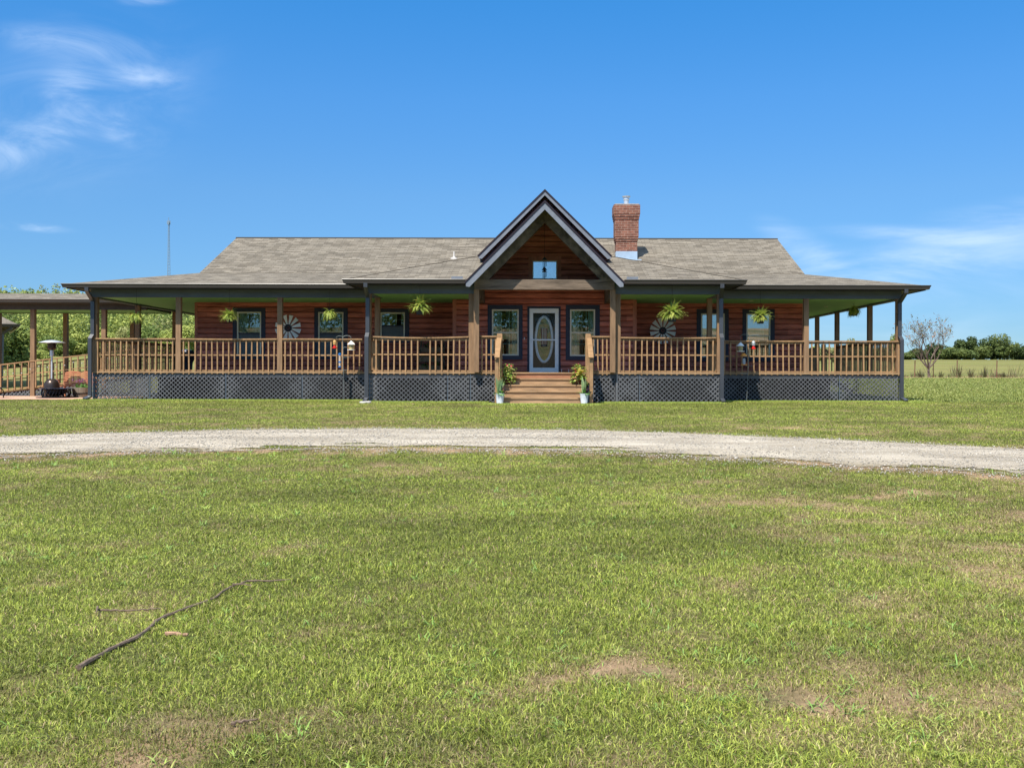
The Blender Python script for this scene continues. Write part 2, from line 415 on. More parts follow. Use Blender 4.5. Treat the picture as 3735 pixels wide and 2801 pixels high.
def npmesh(name, verts, faces_flat, loop_tot, col, mat, org=(0, 0, 0), parent=None, **props):
    me = bpy.data.meshes.new(name)
    verts = np.asarray(verts, np.float32) - np.asarray(org, np.float32)
    nf = len(loop_tot)
    me.vertices.add(len(verts)); me.vertices.foreach_set('co', verts.ravel())
    me.loops.add(len(faces_flat)); me.loops.foreach_set('vertex_index', np.asarray(faces_flat, np.int32))
    me.polygons.add(nf); st = np.concatenate([[0], np.cumsum(loop_tot)[:-1]]).astype(np.int32)
    me.polygons.foreach_set('loop_start', st)
    try: me.polygons.foreach_set('loop_total', np.asarray(loop_tot, np.int32))
    except Exception: pass
    me.update(calc_edges=True)
    if col is not None: setcol(me, col)
    me.materials.append(mat)
    o = bpy.data.objects.new(name, me); COL.objects.link(o)
    if parent is not None:
        o.parent = parent; po = np.array(ORG[parent.name]); o.location = tuple(np.array(org, float) - po)
    else: o.location = org
    ORG[o.name] = tuple(org)
    for a, b in props.items(): o[a] = b
    return o

# ================================================================== CAMERA, WORLD, SUN
cam = bpy.data.cameras.new('camera'); co = bpy.data.objects.new('camera', cam); COL.objects.link(co)
cam.sensor_width = 36; cam.lens = 36 * F / 3735; cam.shift_x = -(U0 - 1867.5) / 3735; cam.shift_y = (V0 - 1400.5) / 3735
cam.clip_start = .05; cam.clip_end = 8000
co.matrix_world = Matrix.Translation((0, 0, CZ)) @ Matrix.Rotation(R(90), 4, 'X') @ Matrix.Rotation(R(ROLL), 4, 'Z')
sc.camera = co
sdir = Vector((-.45, -1, 1.75)).normalized()       # towards the sun
sun = bpy.data.lights.new('sun', 'SUN'); so = bpy.data.objects.new('sun', sun); COL.objects.link(so)
sun.energy = 4.0; sun.angle = R(.5); sun.color = (1, .94, .84)
so.rotation_euler = sdir.to_track_quat('Z', 'Y').to_euler()
w = bpy.data.worlds.new('World'); sc.world = w; w.use_nodes = True
nt = w.node_tree; L = nt.links.new
for n in list(nt.nodes): nt.nodes.remove(n)
wo = nn(nt, 'ShaderNodeOutputWorld'); bg = nn(nt, 'ShaderNodeBackground'); L(bg.outputs[0], wo.inputs[0]); bg.inputs[1].default_value = .15
sky = nn(nt, 'ShaderNodeTexSky'); sky.sky_type = 'NISHITA'; sky.sun_disc = False
sky.sun_elevation = math.asin(sdir.z); sky.sun_rotation = math.atan2(sdir.x, sdir.y)
sky.air_density = 1.0; sky.dust_density = .0; sky.ozone_density = 2.5; sky.altitude = 200
hs = nn(nt, 'ShaderNodeHueSaturation'); hs.inputs['Saturation'].default_value = 1.0; hs.inputs['Value'].default_value = 1.0; hs.inputs['Hue'].default_value = .5
# deepen the blue low down; overhead sky out of view is boosted as fill
tc0 = nn(nt, 'ShaderNodeTexCoord'); sp0 = nn(nt, 'ShaderNodeSeparateXYZ'); L(tc0.outputs['Generated'], sp0.inputs[0])
tin = nn(nt, 'ShaderNodeValToRGB'); L(sp0.outputs[2], tin.inputs[0]); cr = tin.color_ramp
STOPS = [(0.0, (.159, .25, .368)), (.042, (.172, .272, .409)), (.174, (.221, .376, .509)), (.266, (.196, .434, .618)), (.36, (.138, .468, .695)), (.55, (1.7, 1.45, 1.15)), (1.0, (2.5, 1.95, 1.4))]
while len(cr.elements) < len(STOPS): cr.elements.new(.5)
for e_, (p_, c_) in zip(cr.elements, STOPS): e_.position = p_; e_.color = c_ + (1,)
mt0 = nn(nt, 'ShaderNodeMix', data_type='RGBA', blend_type='MULTIPLY'); mt0.inputs['Factor'].default_value = 1
L(sky.outputs[0], mt0.inputs['A']); L(tin.outputs[0], mt0.inputs['B']); L(mt0.outputs['Result'], hs.inputs['Color'])
# thin cirrus, placed by direction
tc = nn(nt, 'ShaderNodeTexCoord'); sp = nn(nt, 'ShaderNodeSeparateXYZ'); L(tc.outputs['Generated'], sp.inputs[0])
ay = nn(nt, 'ShaderNodeMath', operation='ABSOLUTE'); L(sp.outputs[1], ay.inputs[0])
mxm = nn(nt, 'ShaderNodeMath', operation='MAXIMUM'); mxm.inputs[1].default_value = .05; L(ay.outputs[0], mxm.inputs[0])
dx = nn(nt, 'ShaderNodeMath', operation='DIVIDE'); L(sp.outputs[0], dx.inputs[0]); L(mxm.outputs[0], dx.inputs[1])
dz = nn(nt, 'ShaderNodeMath', operation='DIVIDE'); L(sp.outputs[2], dz.inputs[0]); L(mxm.outputs[0], dz.inputs[1])
cb = nn(nt, 'ShaderNodeCombineXYZ'); L(dx.outputs[0], cb.inputs[0]); L(dz.outputs[0], cb.inputs[1])
def wnoise(scale, st, rot=0, dist=0, det=8, rough=.6, lo=.4, hi=.7):
    mp = nn(nt, 'ShaderNodeMapping'); mp.inputs['Scale'].default_value = st; mp.inputs['Rotation'].default_value = (0, 0, R(rot)); L(cb.outputs[0], mp.inputs[0])
    n = nn(nt, 'ShaderNodeTexNoise'); n.inputs['Scale'].default_value = scale; n.inputs['Detail'].default_value = det; n.inputs['Roughness'].default_value = rough
    n.inputs['Distortion'].default_value = dist; L(mp.outputs[0], n.inputs['Vector'])
    m = nn(nt, 'ShaderNodeMapRange', interpolation_type='SMOOTHSTEP'); m.inputs[1].default_value = lo; m.inputs[2].default_value = hi; L(n.outputs['Fac'], m.inputs[0])
    return m.outputs[0]
def blob(u, v, ru, rv, rot, amp):
    """soft elliptical patch of sky around one direction"""
    cx, cy = (u - U0) / F, (V0 - v) / F
    mp = nn(nt, 'ShaderNodeMapping', vector_type='TEXTURE'); mp.inputs['Location'].default_value = (cx, cy, 0)
    mp.inputs['Rotation'].default_value = (0, 0, R(rot)); mp.inputs['Scale'].default_value = (ru / F, rv / F, 1); L(cb.outputs[0], mp.inputs[0])
    ln = nn(nt, 'ShaderNodeVectorMath', operation='LENGTH'); L(mp.outputs[0], ln.inputs[0])
    m = nn(nt, 'ShaderNodeMapRange', interpolation_type='SMOOTHERSTEP'); m.inputs[1].default_value = 1; m.inputs[2].default_value = 0; m.inputs[4].default_value = amp
    L(ln.outputs['Value'], m.inputs[0]); return m.outputs[0]
def add(a, b):
    n = nn(nt, 'ShaderNodeMath', operation='ADD'); L(a, n.inputs[0]); L(b, n.inputs[1]); return n.outputs[0]
def mul(a, b):
    n = nn(nt, 'ShaderNodeMath', operation='MULTIPLY'); L(a, n.inputs[0]); L(b, n.inputs[1]); return n.outputs[0]
nA = wnoise(7, (1, 2.6, 1), -12, .9, lo=.34, hi=.74); nB = wnoise(4.5, (.7, 3.4, 1), 8, .8, lo=.30, hi=.70)
LA = None
for b in ((300, 380, 700, 460, 24, .27), (250, 340, 170, 150, 50, .36), (520, 280, 230, 60, -8, .48), (120, 520, 420, 110, 24, .6), (430, 470, 120, 90, -40, .5), (100, 832, 230, 26, -5, 1.), (540, 5, 160, 34, 0, 1.), (230, 160, 420, 90, -8, .35)):
    o_ = blob(*b); LA = o_ if LA is None else add(LA, o_)
LB = None
for b in ((3350, 955, 950, 140, 8, .72), (2930, 900, 260, 90, -28, .85), (3700, 800, 500, 110, 6, .6), (3350, 855, 500, 50, -3, .75), (3300, 1120, 1000, 330, 0, .3)):
    o_ = blob(*b); LB = o_ if LB is None else add(LB, o_)
cl = add(mul(nA, LA), mul(nB, LB))
cl2 = nn(nt, 'ShaderNodeMath', operation='MULTIPLY', use_clamp=True); cl2.inputs[1].default_value = .72; L(cl, cl2.inputs[0])
cm = nn(nt, 'ShaderNodeMix', data_type='RGBA'); cm.inputs['B'].default_value = (3.3, 3.9, 4.7, 1)
L(cl2.outputs[0], cm.inputs['Factor']); L(hs.outputs[0], cm.inputs['A']); L(cm.outputs['Result'], bg.inputs[0])
sc.view_settings.view_transform = 'Standard'; sc.view_settings.look = 'None'; sc.view_settings.gamma = 1; sc.view_settings.exposure = .88
sc.render.engine = 'CYCLES'
try:
    sc.cycles.max_bounces = 8; sc.cycles.transparent_max_bounces = 12; sc.cycles.use_adaptive_sampling = True; sc.cycles.use_denoising = True
    sc.cycles.diffuse_bounces = 5
except Exception: pass

# ================================================================== HOUSE
house = thing('ranch_house', (0, 30, 0), 'long single storey red log-sided house with wraparound porch and steep front gable', 'house')
YW, YE = 32.2, 30.6         # wing wall, entry wall
YP, YC = 30.0, 28.4         # wing and central porch fronts
XL, XR = -13.67, 10.74      # outermost posts
DZ = .87; CEI = 3.12; EV = 3.48
WXL, WXR = -11.36, 8.43
YB = 39.8                   # rear wall

def wall_profile(z):
    t = (z / .176) % 1.0
    return float(np.interp(t, [0, .06, .16, .5, .86, .95, 1.0], [-.03, .012, .030, .036, .028, .008, -.03]))
def siding(mb, pmap, z0, z1, xl, xr, openings):
    zs = set([z0, z1])
    k = math.floor(z0 / .176)
    while k * .176 < z1:
        for t in (0, .06, .16, .5, .86, .95):
            z = (k + t) * .176
            if z0 < z < z1: zs.add(round(z, 5))
        k += 1
    for o in openings:
        for z in (o[2], o[3]):
            if z0 < z < z1: zs.add(z)
    zs = sorted(zs)
    for a, b in zip(zs[:-1], zs[1:]):
        if b - a < 1e-4: continue
        mid = (a + b) / 2
        ops = sorted([o for o in openings if o[2] < mid < o[3]])
        cuts = [(xl(a), xl(b))]
        for o in ops: cuts += [(o[0], o[0]), (o[1], o[1])]
        cuts.append((xr(a), xr(b)))
        for j in range(0, len(cuts), 2):
            (la, lb), (ra, rb) = cuts[j], cuts[j + 1]
            if max(ra - la, rb - lb) < 1e-3: continue
            oa, ob = wall_profile(a + 1e-6), wall_profile(b - 1e-6)
            mb.face([pmap(la, a, oa), pmap(ra, a, oa), pmap(rb, b, ob), pmap(lb, b, ob)])
const = lambda c: (lambda z: c)

# window table: name, Y, u range and v range of trim, of frame, sash v, style
WIN = [  # (Y, trim u0,u1,v0,v1, frame u0,u1,v0,v1, sash_v, style)
    (YW, 850, 969, 1123, 1311, 865, 953.5, 1138, 1297, 1216, 'curtain'),
    (YW, 1147, 1269, 1124, 1311, 1161, 1253, 1139, 1297, 1216, 'curtain'),
    (YW, 1372, 1492.5, 1126, 1250, 1387, 1477, 1140, 1236, 1189, 'plain'),
    (YE, 1778.5, 1906, 1113, 1312, 1794, 1892, 1129, 1297, 1214, 'entry'),
    (YE, 2063, 2187, 1113, 1314, 2078.5, 2170, 1129, 1299, 1214, 'entry'),
    (YW, 2540, 2657, 1128, 1318, 2556, 2642.5, 1144, 1303, 1225, 'skyref'),
    (YW, 2707, 2824.5, 1128, 1318, 2721, 2809, 1144, 1303, 1225, 'skyref2'),
]
def zr(v, Y): return Z(v, Y)
opW, opE = [], []
for q in WIN:
    Y = q[0]; u = lambda a: X(a, Y)
    o = (u(q[5]) + .002, u(q[6]) - .002, Z(q[8], Y, (q[5] + q[6]) / 2) + .002, Z(q[7], Y, (q[5] + q[6]) / 2) - .002)
    (opW if Y == YW else opE).append(o)
DX0, DX1, DTOP = X(1931, YE), X(2037, YE), Z(1126, YE)
opE.append((DX0 - .02, DX1 + .02, DZ - .05, DTOP + .02))
GW = (X(1941.5, YE), X(2031, YE), Z(1019.5, YE), Z(952, YE))     # small gable window
opE.append(GW)

mbw = MB()
siding(mbw, lambda x, z, o: (x, YW - o, z), DZ, CEI + .02, const(WXL), const(WXR), opW)
siding(mbw, lambda x, z, o: (WXL - o, YB - (x), z), DZ, CEI + .05, const(0), const(YB - YW), [])
siding(mbw, lambda x, z, o: (WXR + o, YW + x, z), DZ, CEI + .05, const(0), const(YB - YW), [])
siding(mbw, lambda x, z, o: (-x, YB + o, z), DZ, CEI + .05, const(-WXR), const(-WXL), [])
mbw.build('log_wall', SIDE, house)
# entry bump-out and its gable
EX = 2.78
me_ = MB()
me_lo = [o for o in opE]
siding(me_, lambda x, z, o: (x, YE - o, z), DZ, CEI - .0, const(-EX), const(EX), opE)
siding(me_, lambda x, z, o: (x, YE - o, z), CEI, 6.25, lambda z: -min(2.1, (6.27 - z) / .985), lambda z: min(2.1, (6.27 - z) / .985), opE)
siding(me_, lambda x, z, o: (-EX - o, YW - x, z), DZ, CEI, const(0), const(YW - YE), [])
siding(me_, lambda x, z, o: (EX + o, YE + x, z), DZ, CEI, const(0), const(YW - YE), [])
me_.build('entry_wall', SIDE, house)
m = MB()
for sx in (-1, 1):
    m.box(sx * EX - .06 + sx * .01, sx * EX + .06 + sx * .01, YE - .05, YE + .06, DZ, CEI - .002)
m.box(WXL - .045, WXL + .05, YW - .04, YW + .05, DZ, CEI - .002); m.box(WXR - .05, WXR + .045, YW - .04, YW + .05, DZ, CEI - .002)
split(m, 'corner_board', SIDE2, house)
# gable-end walls of the main roof
for xx, sg in ((WXL + .05, -1), (WXR - .05, 1)):
    m = MB(); siding(m, lambda x, z, o, xx=xx, sg=sg: (xx + sg * o, x, z), 4.0, 5.6, lambda z: 36 - (5.66 - z) / .437, lambda z: 36 + (5.66 - z) / .437, [])
    m.build('gable_wall', SIDE, house)
# interior
m = MB(); m.box(WXL + .1, WXR - .1, YW + .02, YB - .1, DZ - .05, DZ); m.box(-EX + .05, EX - .05, YE + .03, YW + .01, DZ - .05, DZ)
m.box(WXL + .1, WXR - .1, 35.5, 35.6, DZ, 3.1); m.box(WXL + .1, WXR - .1, YW + .05, YB - .1, 3.13, 3.16)
m.box(-1.2, -1.1, YE + .1, 35.45, DZ, 3.1); m.box(1.1, 1.2, YE + .1, 35.45, DZ, 3.1); m.box(-2.7, 2.7, YE + .1, YW + .04, 3.17, 3.2)
split(m, 'interior_partition', INTER, house)

def curtain(mb, x0, x1, y, z0, z1, folds, amp=.018):
    n = folds * 6; prev = None
    for k in range(n + 1):
        x = x0 + (x1 - x0) * k / n; yy = y + amp * math.sin(k / 6 * 2 * math.pi) + rnd.uniform(-.003, .003)
        if prev: mb.face([(prev[0], prev[1], z0), (x, yy, z0), (x, yy, z1), (prev[0], prev[1], z1)])
        prev = (x, yy)
def window(q, idx):
    Y = q[0]; uc = (q[1] + q[2]) / 2
    tx0, tx1 = X(q[1], Y), X(q[2], Y); tz1, tz0 = Z(q[3], Y, uc), Z(q[4], Y, uc)
    fx0, fx1 = X(q[5], Y), X(q[6], Y); fz1, fz0 = Z(q[7], Y, uc), Z(q[8], Y, uc); sz = Z(q[9], Y, uc)
    fw = .045; st = q[10]
    yf = Y - .035
    m = MB()    # vinyl frame, butt-jointed
    m.box(fx0, fx0 + fw, yf, Y + .06, fz0, fz1); m.box(fx1 - fw, fx1, yf, Y + .06, fz0, fz1)
    m.box(fx0 + fw, fx1 - fw, yf, Y + .06, fz1 - fw, fz1); m.box(fx0 + fw, fx1 - fw, yf, Y + .06, fz0, fz0 + fw)
    wn = m.build('window', VINYL, house, org=((fx0 + fx1) / 2, Y, fz0))
    t = MB(); yt = Y - .05
    t.box(tx0, tx1, yt, Y - .001, fz1 + .001, tz1); t.box(tx0, tx1, yt, Y - .001, tz0, fz0 - .001)
    t.box(tx0, fx0 - .001, yt + .002, Y - .001, fz0 - .001, fz1 + .001); t.box(fx1 + .001, tx1, yt + .002, Y - .001, fz0 - .001, fz1 + .001)
    t.build('window_trim', NAVY, wn)
    dark = st in ('curtain', 'plain')
    s = MB(); s.box(fx0 + fw, fx1 - fw, yf + .01, Y + .03, sz - .022, sz + .022); s.build('sash_rail', NAVY if dark else VINYL, wn)
    g = MB(); bx0, bx1 = fx0 + fw, fx1 - fw
    def grid(z0, z1, nx, nz, yy):
        for k in range(1, nx): x = bx0 + (bx1 - bx0) * k / nx; g.box(x - .009, x + .009, yy, yy + .008, z0, z1)
        for k in range(1, nz):
            z = z0 + (z1 - z0) * k / nz
            for j in range(nx):
                xa = bx0 + (bx1 - bx0) * j / nx + (.0091 if j else 0); xb = bx0 + (bx1 - bx0) * (j + 1) / nx - (.0091 if j < nx - 1 else 0)
                g.box(xa, xb, yy, yy + .008, z - .009, z + .009)
    nx = 3 if st != 'curtain' else 3
    grid(sz + .022, fz1 - fw, nx, 2, Y + .012); grid(fz0 + fw, sz - .022, nx, 2, Y + .03)
    g.build('muntins', MUNT, wn)
    p = MB(); p.box(bx0, bx1, Y + .0, Y + .004, sz + .022, fz1 - fw); p.box(bx0, bx1, Y + .02, Y + .024, fz0 + fw, sz - .022)
    p.build('pane', GLASSR if st in ('skyref', 'skyref2') else GLASS, wn)
    if st == 'curtain':
        c = MB(); wd = bx1 - bx0
        curtain(c, bx0, bx0 + wd * .40, Y + .12, fz0, fz1, 5); curtain(c, bx0 + wd * .67, bx1, Y + .12, fz0, fz1, 4)
        c.build('curtain', CURT, wn)
        c = MB(); c.box(bx0, bx1, Y + .009, Y + .011, fz0 + fw, sz - .022); c.build('insect_screen', SCREEN, wn)
    elif st == 'plain':
        c = MB(); c.box(bx0, bx1, Y + .009, Y + .011, fz0 + fw, sz - .022); c.build('insect_screen', SCREEN, wn)
    elif st == 'entry':
        c = MB(); wd = bx1 - bx0
        curtain(c, bx0, bx0 + wd * .30, Y + .14, fz0, fz1, 4); curtain(c, bx0 + wd * .76, bx1, Y + .14, fz0, fz1, 3)
        c.build('curtain', CURT, wn)
    else:
        c = MB(); wd = bx1 - bx0; c.box(bx0 + (.0 if st == 'skyref2' else .02), bx0 + wd * .8, Y + .06, Y + .064, sz - .3, fz1 - .02); c.build('sky_reflection_panel', SKYREF, wn)  # panel behind the pane stands in for the sky's reflection
    return wn
for i, q in enumerate(WIN): window(q, i)
# gable window
m = MB(); x0, x1, z0, z1 = GW
m.box(x0, x0 + .03, YE - .035, YE + .05, z0, z1); m.box(x1 - .03, x1, YE - .035, YE + .05, z0, z1)
m.box(x0 + .03, x1 - .03, YE - .035, YE + .05, z1 - .03, z1); m.box(x0 + .03, x1 - .03, YE - .035, YE + .05, z0, z0 + .03)
gw = m.build('gable_window', VINYL, house, org=(0, YE, z0))
m = MB(); m.box(x0 + .03, x1 - .03, YE, YE + .004, z0 + .03, z1 - .03); m.build('pane', glassmat('gable_glass', .5), gw)
m = MB(); m.box(x0 - .13, x1 + .13, YE - .045, YE - .001, z1 + .001, z1 + .14); m.box(x0 - .13, x0 - .001, YE - .043, YE - .001, z0 - .05, z1); m.box(x1 + .001, x1 + .13, YE - .043, YE - .001, z0 - .05, z1)
m.box(x0 - .13, x1 + .13, YE - .045, YE - .001, z0 - .19, z0 - .051)
m.build('window_trim', SIDE2, gw)

# door ---------------------------------------------------------------
door = MB()
dz0, dz1 = DZ + .005, DTOP; fw = .075
door.box(DX0, DX0 + .022, YE - .05, YE + .02, dz0, dz1); door.box(DX1 - .022, DX1, YE - .05, YE + .02, dz0, dz1); door.box(DX0 + .022, DX1 - .022, YE - .05, YE + .02, dz1 - .022, dz1)
a, b = DX0 + .024, DX1 - .024
door.box(a, a + fw, YE - .042, YE - .012, dz0, dz1 - .024); door.box(b - fw, b, YE - .042, YE - .012, dz0, dz1 - .024)
door.box(a + fw, b - fw, YE - .042, YE - .012, dz1 - .14, dz1 - .024); door.box(a + fw, b - fw, YE - .042, YE - .012, dz0, dz0 + .14)
for (xa, xb, za, zb) in ((a + fw, a + fw + .012, dz0 + .14, dz1 - .14), (b - fw - .012, b - fw, dz0 + .14, dz1 - .14)):
    door.box(xa, xb, YE - .037, YE - .02, za, zb)
dr = door.build('front_door', WHITE, house, org=((DX0 + DX1) / 2, YE, DZ))
m = MB(); m.box(DX0 - .065, DX0 - .001, YE - .055, YE - .001, DZ, DTOP + .065); m.box(DX1 + .001, DX1 + .065, YE - .055, YE - .001, DZ, DTOP + .065); m.box(DX0 - .001, DX1 + .001, YE - .055, YE - .001, DTOP + .001, DTOP + .065)
m.build('door_trim', NAVY, dr)
zc = Z(1240, YE); m = MB(); m.box(a + fw + .012, b - fw - .012, YE - .046, YE - .03, zc - .022, zc + .022); m.build('crossbar', WHITE, dr)
m = MB(); m.face([(a + fw + .012, YE - .024, dz0 + .14), (b - fw - .012, YE - .024, dz0 + .14), (b - fw - .012, YE - .024, dz1 - .14), (a + fw + .012, YE - .024, dz1 - .14)]); m.build('door_glass', GLASSD, dr)
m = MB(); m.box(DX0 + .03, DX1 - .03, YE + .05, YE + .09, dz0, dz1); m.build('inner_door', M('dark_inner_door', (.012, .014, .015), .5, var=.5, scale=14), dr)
def ellipse_ring(cx, cy, cz, rx, rz, r, n=48):
    mb = MB(); N = 6; base = 0
    for k in range(n):
        t = 2 * math.pi * k / n; c = Vector((cx + rx * math.cos(t), cy, cz + rz * math.sin(t)))
        nr = Vector((math.cos(t) / rx, 0, math.sin(t) / rz)).normalized()
        for j in range(N):
            p = 2 * math.pi * j / N; mb.v.append(tuple(c + nr * r * math.cos(p) + Vector((0, 1, 0)) * r * .6 * math.sin(p)))
    for k in range(n):
        for j in range(N):
            a_ = k * N + j; b_ = k * N + (j + 1) % N; c_ = ((k + 1) % n) * N
            mb.f.append((a_, b_, c_ + (j + 1) % N, c_ + j)); mb.uv.append(None)
    return mb
oc = (X(1984, YE), YE + .045, Z(1238, YE))
ellipse_ring(*oc, 30 / 117.6, 82 / 117.6, .045).build('oval_frame', WHITE, dr, smooth=True)
m = MB(); pts = [(oc[0] + .25 * math.cos(t * math.pi / 24), oc[1] - .006, oc[2] + .69 * math.sin(t * math.pi / 24)) for t in range(48)]
m.face(pts[::-1]); m.build('oval_glass', OVALG, dr)
m = MB(); m.face([(p[0], oc[1] + .001, p[2]) for p in pts][::-1]); m.build('oval_backing', M('painted_lawn_reflection', (.34, .37, .17), .5, var=.6, scale=12), dr)  # green backing paints in the lawn reflected by the oval
for sc_ in (.66, .74): ellipse_ring(oc[0], oc[1] - .01, oc[2] - .02, .26 * sc_, .70 * sc_, .004, 32).build('caming', AMBER, dr)
m = MB(); m.box(DX0 + .035, DX0 + .06, YE - .052, YE - .043, zc - .12, zc + .03); m.bar((DX0 + .05, YE - .075, zc), (DX0 + .14, YE - .075, zc), .015, .015); m.bar((DX0 + .05, YE - .08, zc), (DX0 + .05, YE - .045, zc), .013, .013)
m.build('door_handle', STEEL, dr)
m = MB(); m.box(X(1911, YE), X(1914, YE), YE - .045, YE - .02, Z(1239, YE), Z(1231, YE)); m.build('doorbell', WHITEP, house)
# flag banner
fy = YE + .02; fx0, fx1 = X(1973, YE), X(1995.5, YE); fz1, fz0 = Z(1197, YE), Z(1256, YE)
ban = thing('flag_banner', ((fx0 + fx1) / 2, fy, fz0), 'vertical striped red and cream flag banner hanging in the front door glass', 'banner')
ws = (fx1 - fx0) / 7
m = MB(); m2 = MB()
for k in range(7): (m if k % 2 == 0 else m2).box(fx0 + k * ws, fx0 + (k + 1) * ws, fy, fy + .004, fz0, fz1)
m.build('red_stripes', FLAGR, ban); m2.build('cream_stripes', FLAGW, ban)
m = MB(); m.box(fx0, fx1, fy, fy + .004, fz0 - .075, fz0 - .001); m.build('canton', FLAGB, ban)
tx = bpy.data.curves.new('lettering', 'FONT'); tx.body = 'USA'; tx.size = .062; tx.align_x = 'CENTER'; tx.extrude = .001; tx.materials.append(FLAGW)
tmp = bpy.data.objects.new('tmp', tx); COL.objects.link(tmp); dgx = bpy.context.evaluated_depsgraph_get()
tme = bpy.data.meshes.new_from_object(tmp.evaluated_get(dgx)); bpy.data.objects.remove(tmp)
to = bpy.data.objects.new('lettering', tme); COL.objects.link(to); to.parent = ban; to.rotation_euler = (R(90), 0, 0); to.location = (0, -.003, -.06)

# ---------------- roofs
def roof():
    xl, xr, yf, yb = -14.24, 11.35, 29.4, 42.6
    bl, br, bf, bb = -11.25, 8.48, 32.2, 39.8; zb = 4.09; t = .035
    m = MB()
    m.slab([(xl, yf, EV), (xr, yf, EV), (br, bf, zb), (bl, bf, zb)], t, (1, 0, 0), (0, 1, .218))
    m.slab([(xr, yb, EV), (xl, yb, EV), (bl, bb, zb), (br, bb, zb)], t, (1, 0, 0), (0, -1, .218))
    m.slab([(xl, yb, EV), (xl, yf, EV), (bl, bf, zb), (bl, bb, zb)], t, (0, 1, 0), (1, 0, .204))
    m.slab([(xr, yf, EV), (xr, yb, EV), (br, bb, zb), (br, bf, zb)], t, (0, 1, 0), (-1, 0, .212))
    m.build('porch_roof', SHING, house)
    m = MB()
    m.slab([(bl, bf, zb + .012), (br, bf, zb + .012), (br, 36, 5.75), (bl, 36, 5.75)], t, (1, 0, 0), (0, 3.8, 1.66))
    m.slab([(br, bb, zb + .012), (bl, bb, zb + .012), (bl, 36, 5.75), (br, 36, 5.75)], t, (1, 0, 0), (0, -3.8, 1.66))
    m.build('main_roof', SHING, house)
    m = MB(); m.tube([(bl - .01, 36, 5.735), (br + .01, 36, 5.735)], .05, 6); m.build('ridge_cap', SHING, house)
    # central projecting porch roof
    m = MB(); e = 5.57; s = .307
    for k in (-1, 1):
        P = [(k * e, 27.8, EV), (k * 2.02, 27.8, EV), (k * .90, 31.64, 4.659), (k * 1.73, 31.64, 4.659)]
        if k > 0: P = P[::-1]
        m.slab(P, t, (1, 0, 0), (0, 1, s))
        Q = [(k * e, 27.8, EV), (k * 1.73, 31.64, 4.659), (k * 1.73, 33.6, 4.659), (k * 3.58, 32.25, 4.091), (k * e, 29.45, EV)]
        if k < 0: Q = Q[::-1]
        m.slab(Q, t, (0, 1, 0), (-k, 0, s))
    m.face([(-1.73, 31.64, 4.658), (1.73, 31.64, 4.658), (1.73, 33.6, 4.658), (-1.73, 33.6, 4.658)])
    m.build('central_porch_roof', SHING, house)
    hip = MB()
    for k in (-1, 1): hip.tube([(k * e, 27.8, EV + .0), (k * 1.73, 31.64, 4.662)], .016, 5)
    split(hip, 'hip_cap', SHING, house)
    # gables
    def gable(yf, yb, apex, half, foot, name):
        m = MB()
        for k in (-1, 1):
            P = [(0, yf, apex), (k * half, yf, foot), (k * half, yb, foot), (0, yb, apex)]
            if k > 0: P = P[::-1]
            m.slab(P, .05, (0, 1, 0), (-k * half, 0, apex - foot))
        return m.build(name, SHING, house)
    gable(27.6, 30.64, 5.66, 2.20, 3.40, 'front_gable_roof')
    gable(30.2, 41.8, 6.45, 2.02, 4.44, 'upper_gable_roof')
    # rakes: grey fascia with dark drip edge above
    def rake(y, apex, half, foot, w, th, name):
        s = (apex - foot) / half
        A = MB(); B = MB()
        for k in (-1, 1):
            a = Vector((0, y, apex)); f = Vector((k * half, y, foot))
            # grey face
            dz = w
            P = [(0, y, apex - .055), (k * half, y, foot - .055), (k * half, y, foot - .055 - dz * .55), (k * (half - .10), y, foot - .055 - dz * .62), (0, y, apex - .055 - dz)]
            Q = [(p[0], y + th, p[2]) for p in P]
            if k > 0: A.face(P[::-1] if False else P); A.face(Q[::-1])
            else: A.face(P[::-1]); A.face(Q)
            for j in range(len(P)):
                A.face([P[j], P[(j + 1) % len(P)], Q[(j + 1) % len(P)], Q[j]])
            P = [(0, y - .02, apex + .01), (k * (half + .03), y - .02, foot - .02), (k * (half + .03), y - .02, foot - .075), (0, y - .02, apex - .054)]
            Q = [(p[0], y + th, p[2]) for p in P]
            B.face(P); B.face(Q[::-1])
            for j in range(4): B.face([P[j], P[(j + 1) % 4], Q[(j + 1) % 4], Q[j]])
        r = A.build(name, RAKE, house); B.build('drip_edge', RAKED, r)
    rake(27.55, 5.66, 2.20, 3.42, .19, .05, 'rake_board')
    rake(30.12, 6.45, 2.02, 4.46, .12, .05, 'rake_board')
    # dark soffit between rake and wall of the upper gable
    m = MB()
    for k in (-1, 1):
        P = [(0, 30.18, 6.17), (k * 1.98, 30.18, 4.2), (k * 1.98, 30.56, 4.2), (0, 30.56, 6.17)]
        m.face(P); m.face([(p[0], p[1], p[2] - .02) for p in P][::-1])
    for k in (-1, 1):
        m.face([(0, 30.2, 6.16), (k * 1.98, 30.2, 4.2), (k * 1.98, 30.2, 3.9), (0, 30.2, 5.86)])
    m.build('upper_soffit', RAKED, house)
roof()
# vaulted ceiling under the front gable (its green is painted-in grass bounce)
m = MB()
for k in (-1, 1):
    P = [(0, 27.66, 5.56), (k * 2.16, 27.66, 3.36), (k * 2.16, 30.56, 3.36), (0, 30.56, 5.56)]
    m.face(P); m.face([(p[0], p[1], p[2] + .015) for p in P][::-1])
m.build('vaulted_ceiling', CEIL, house)
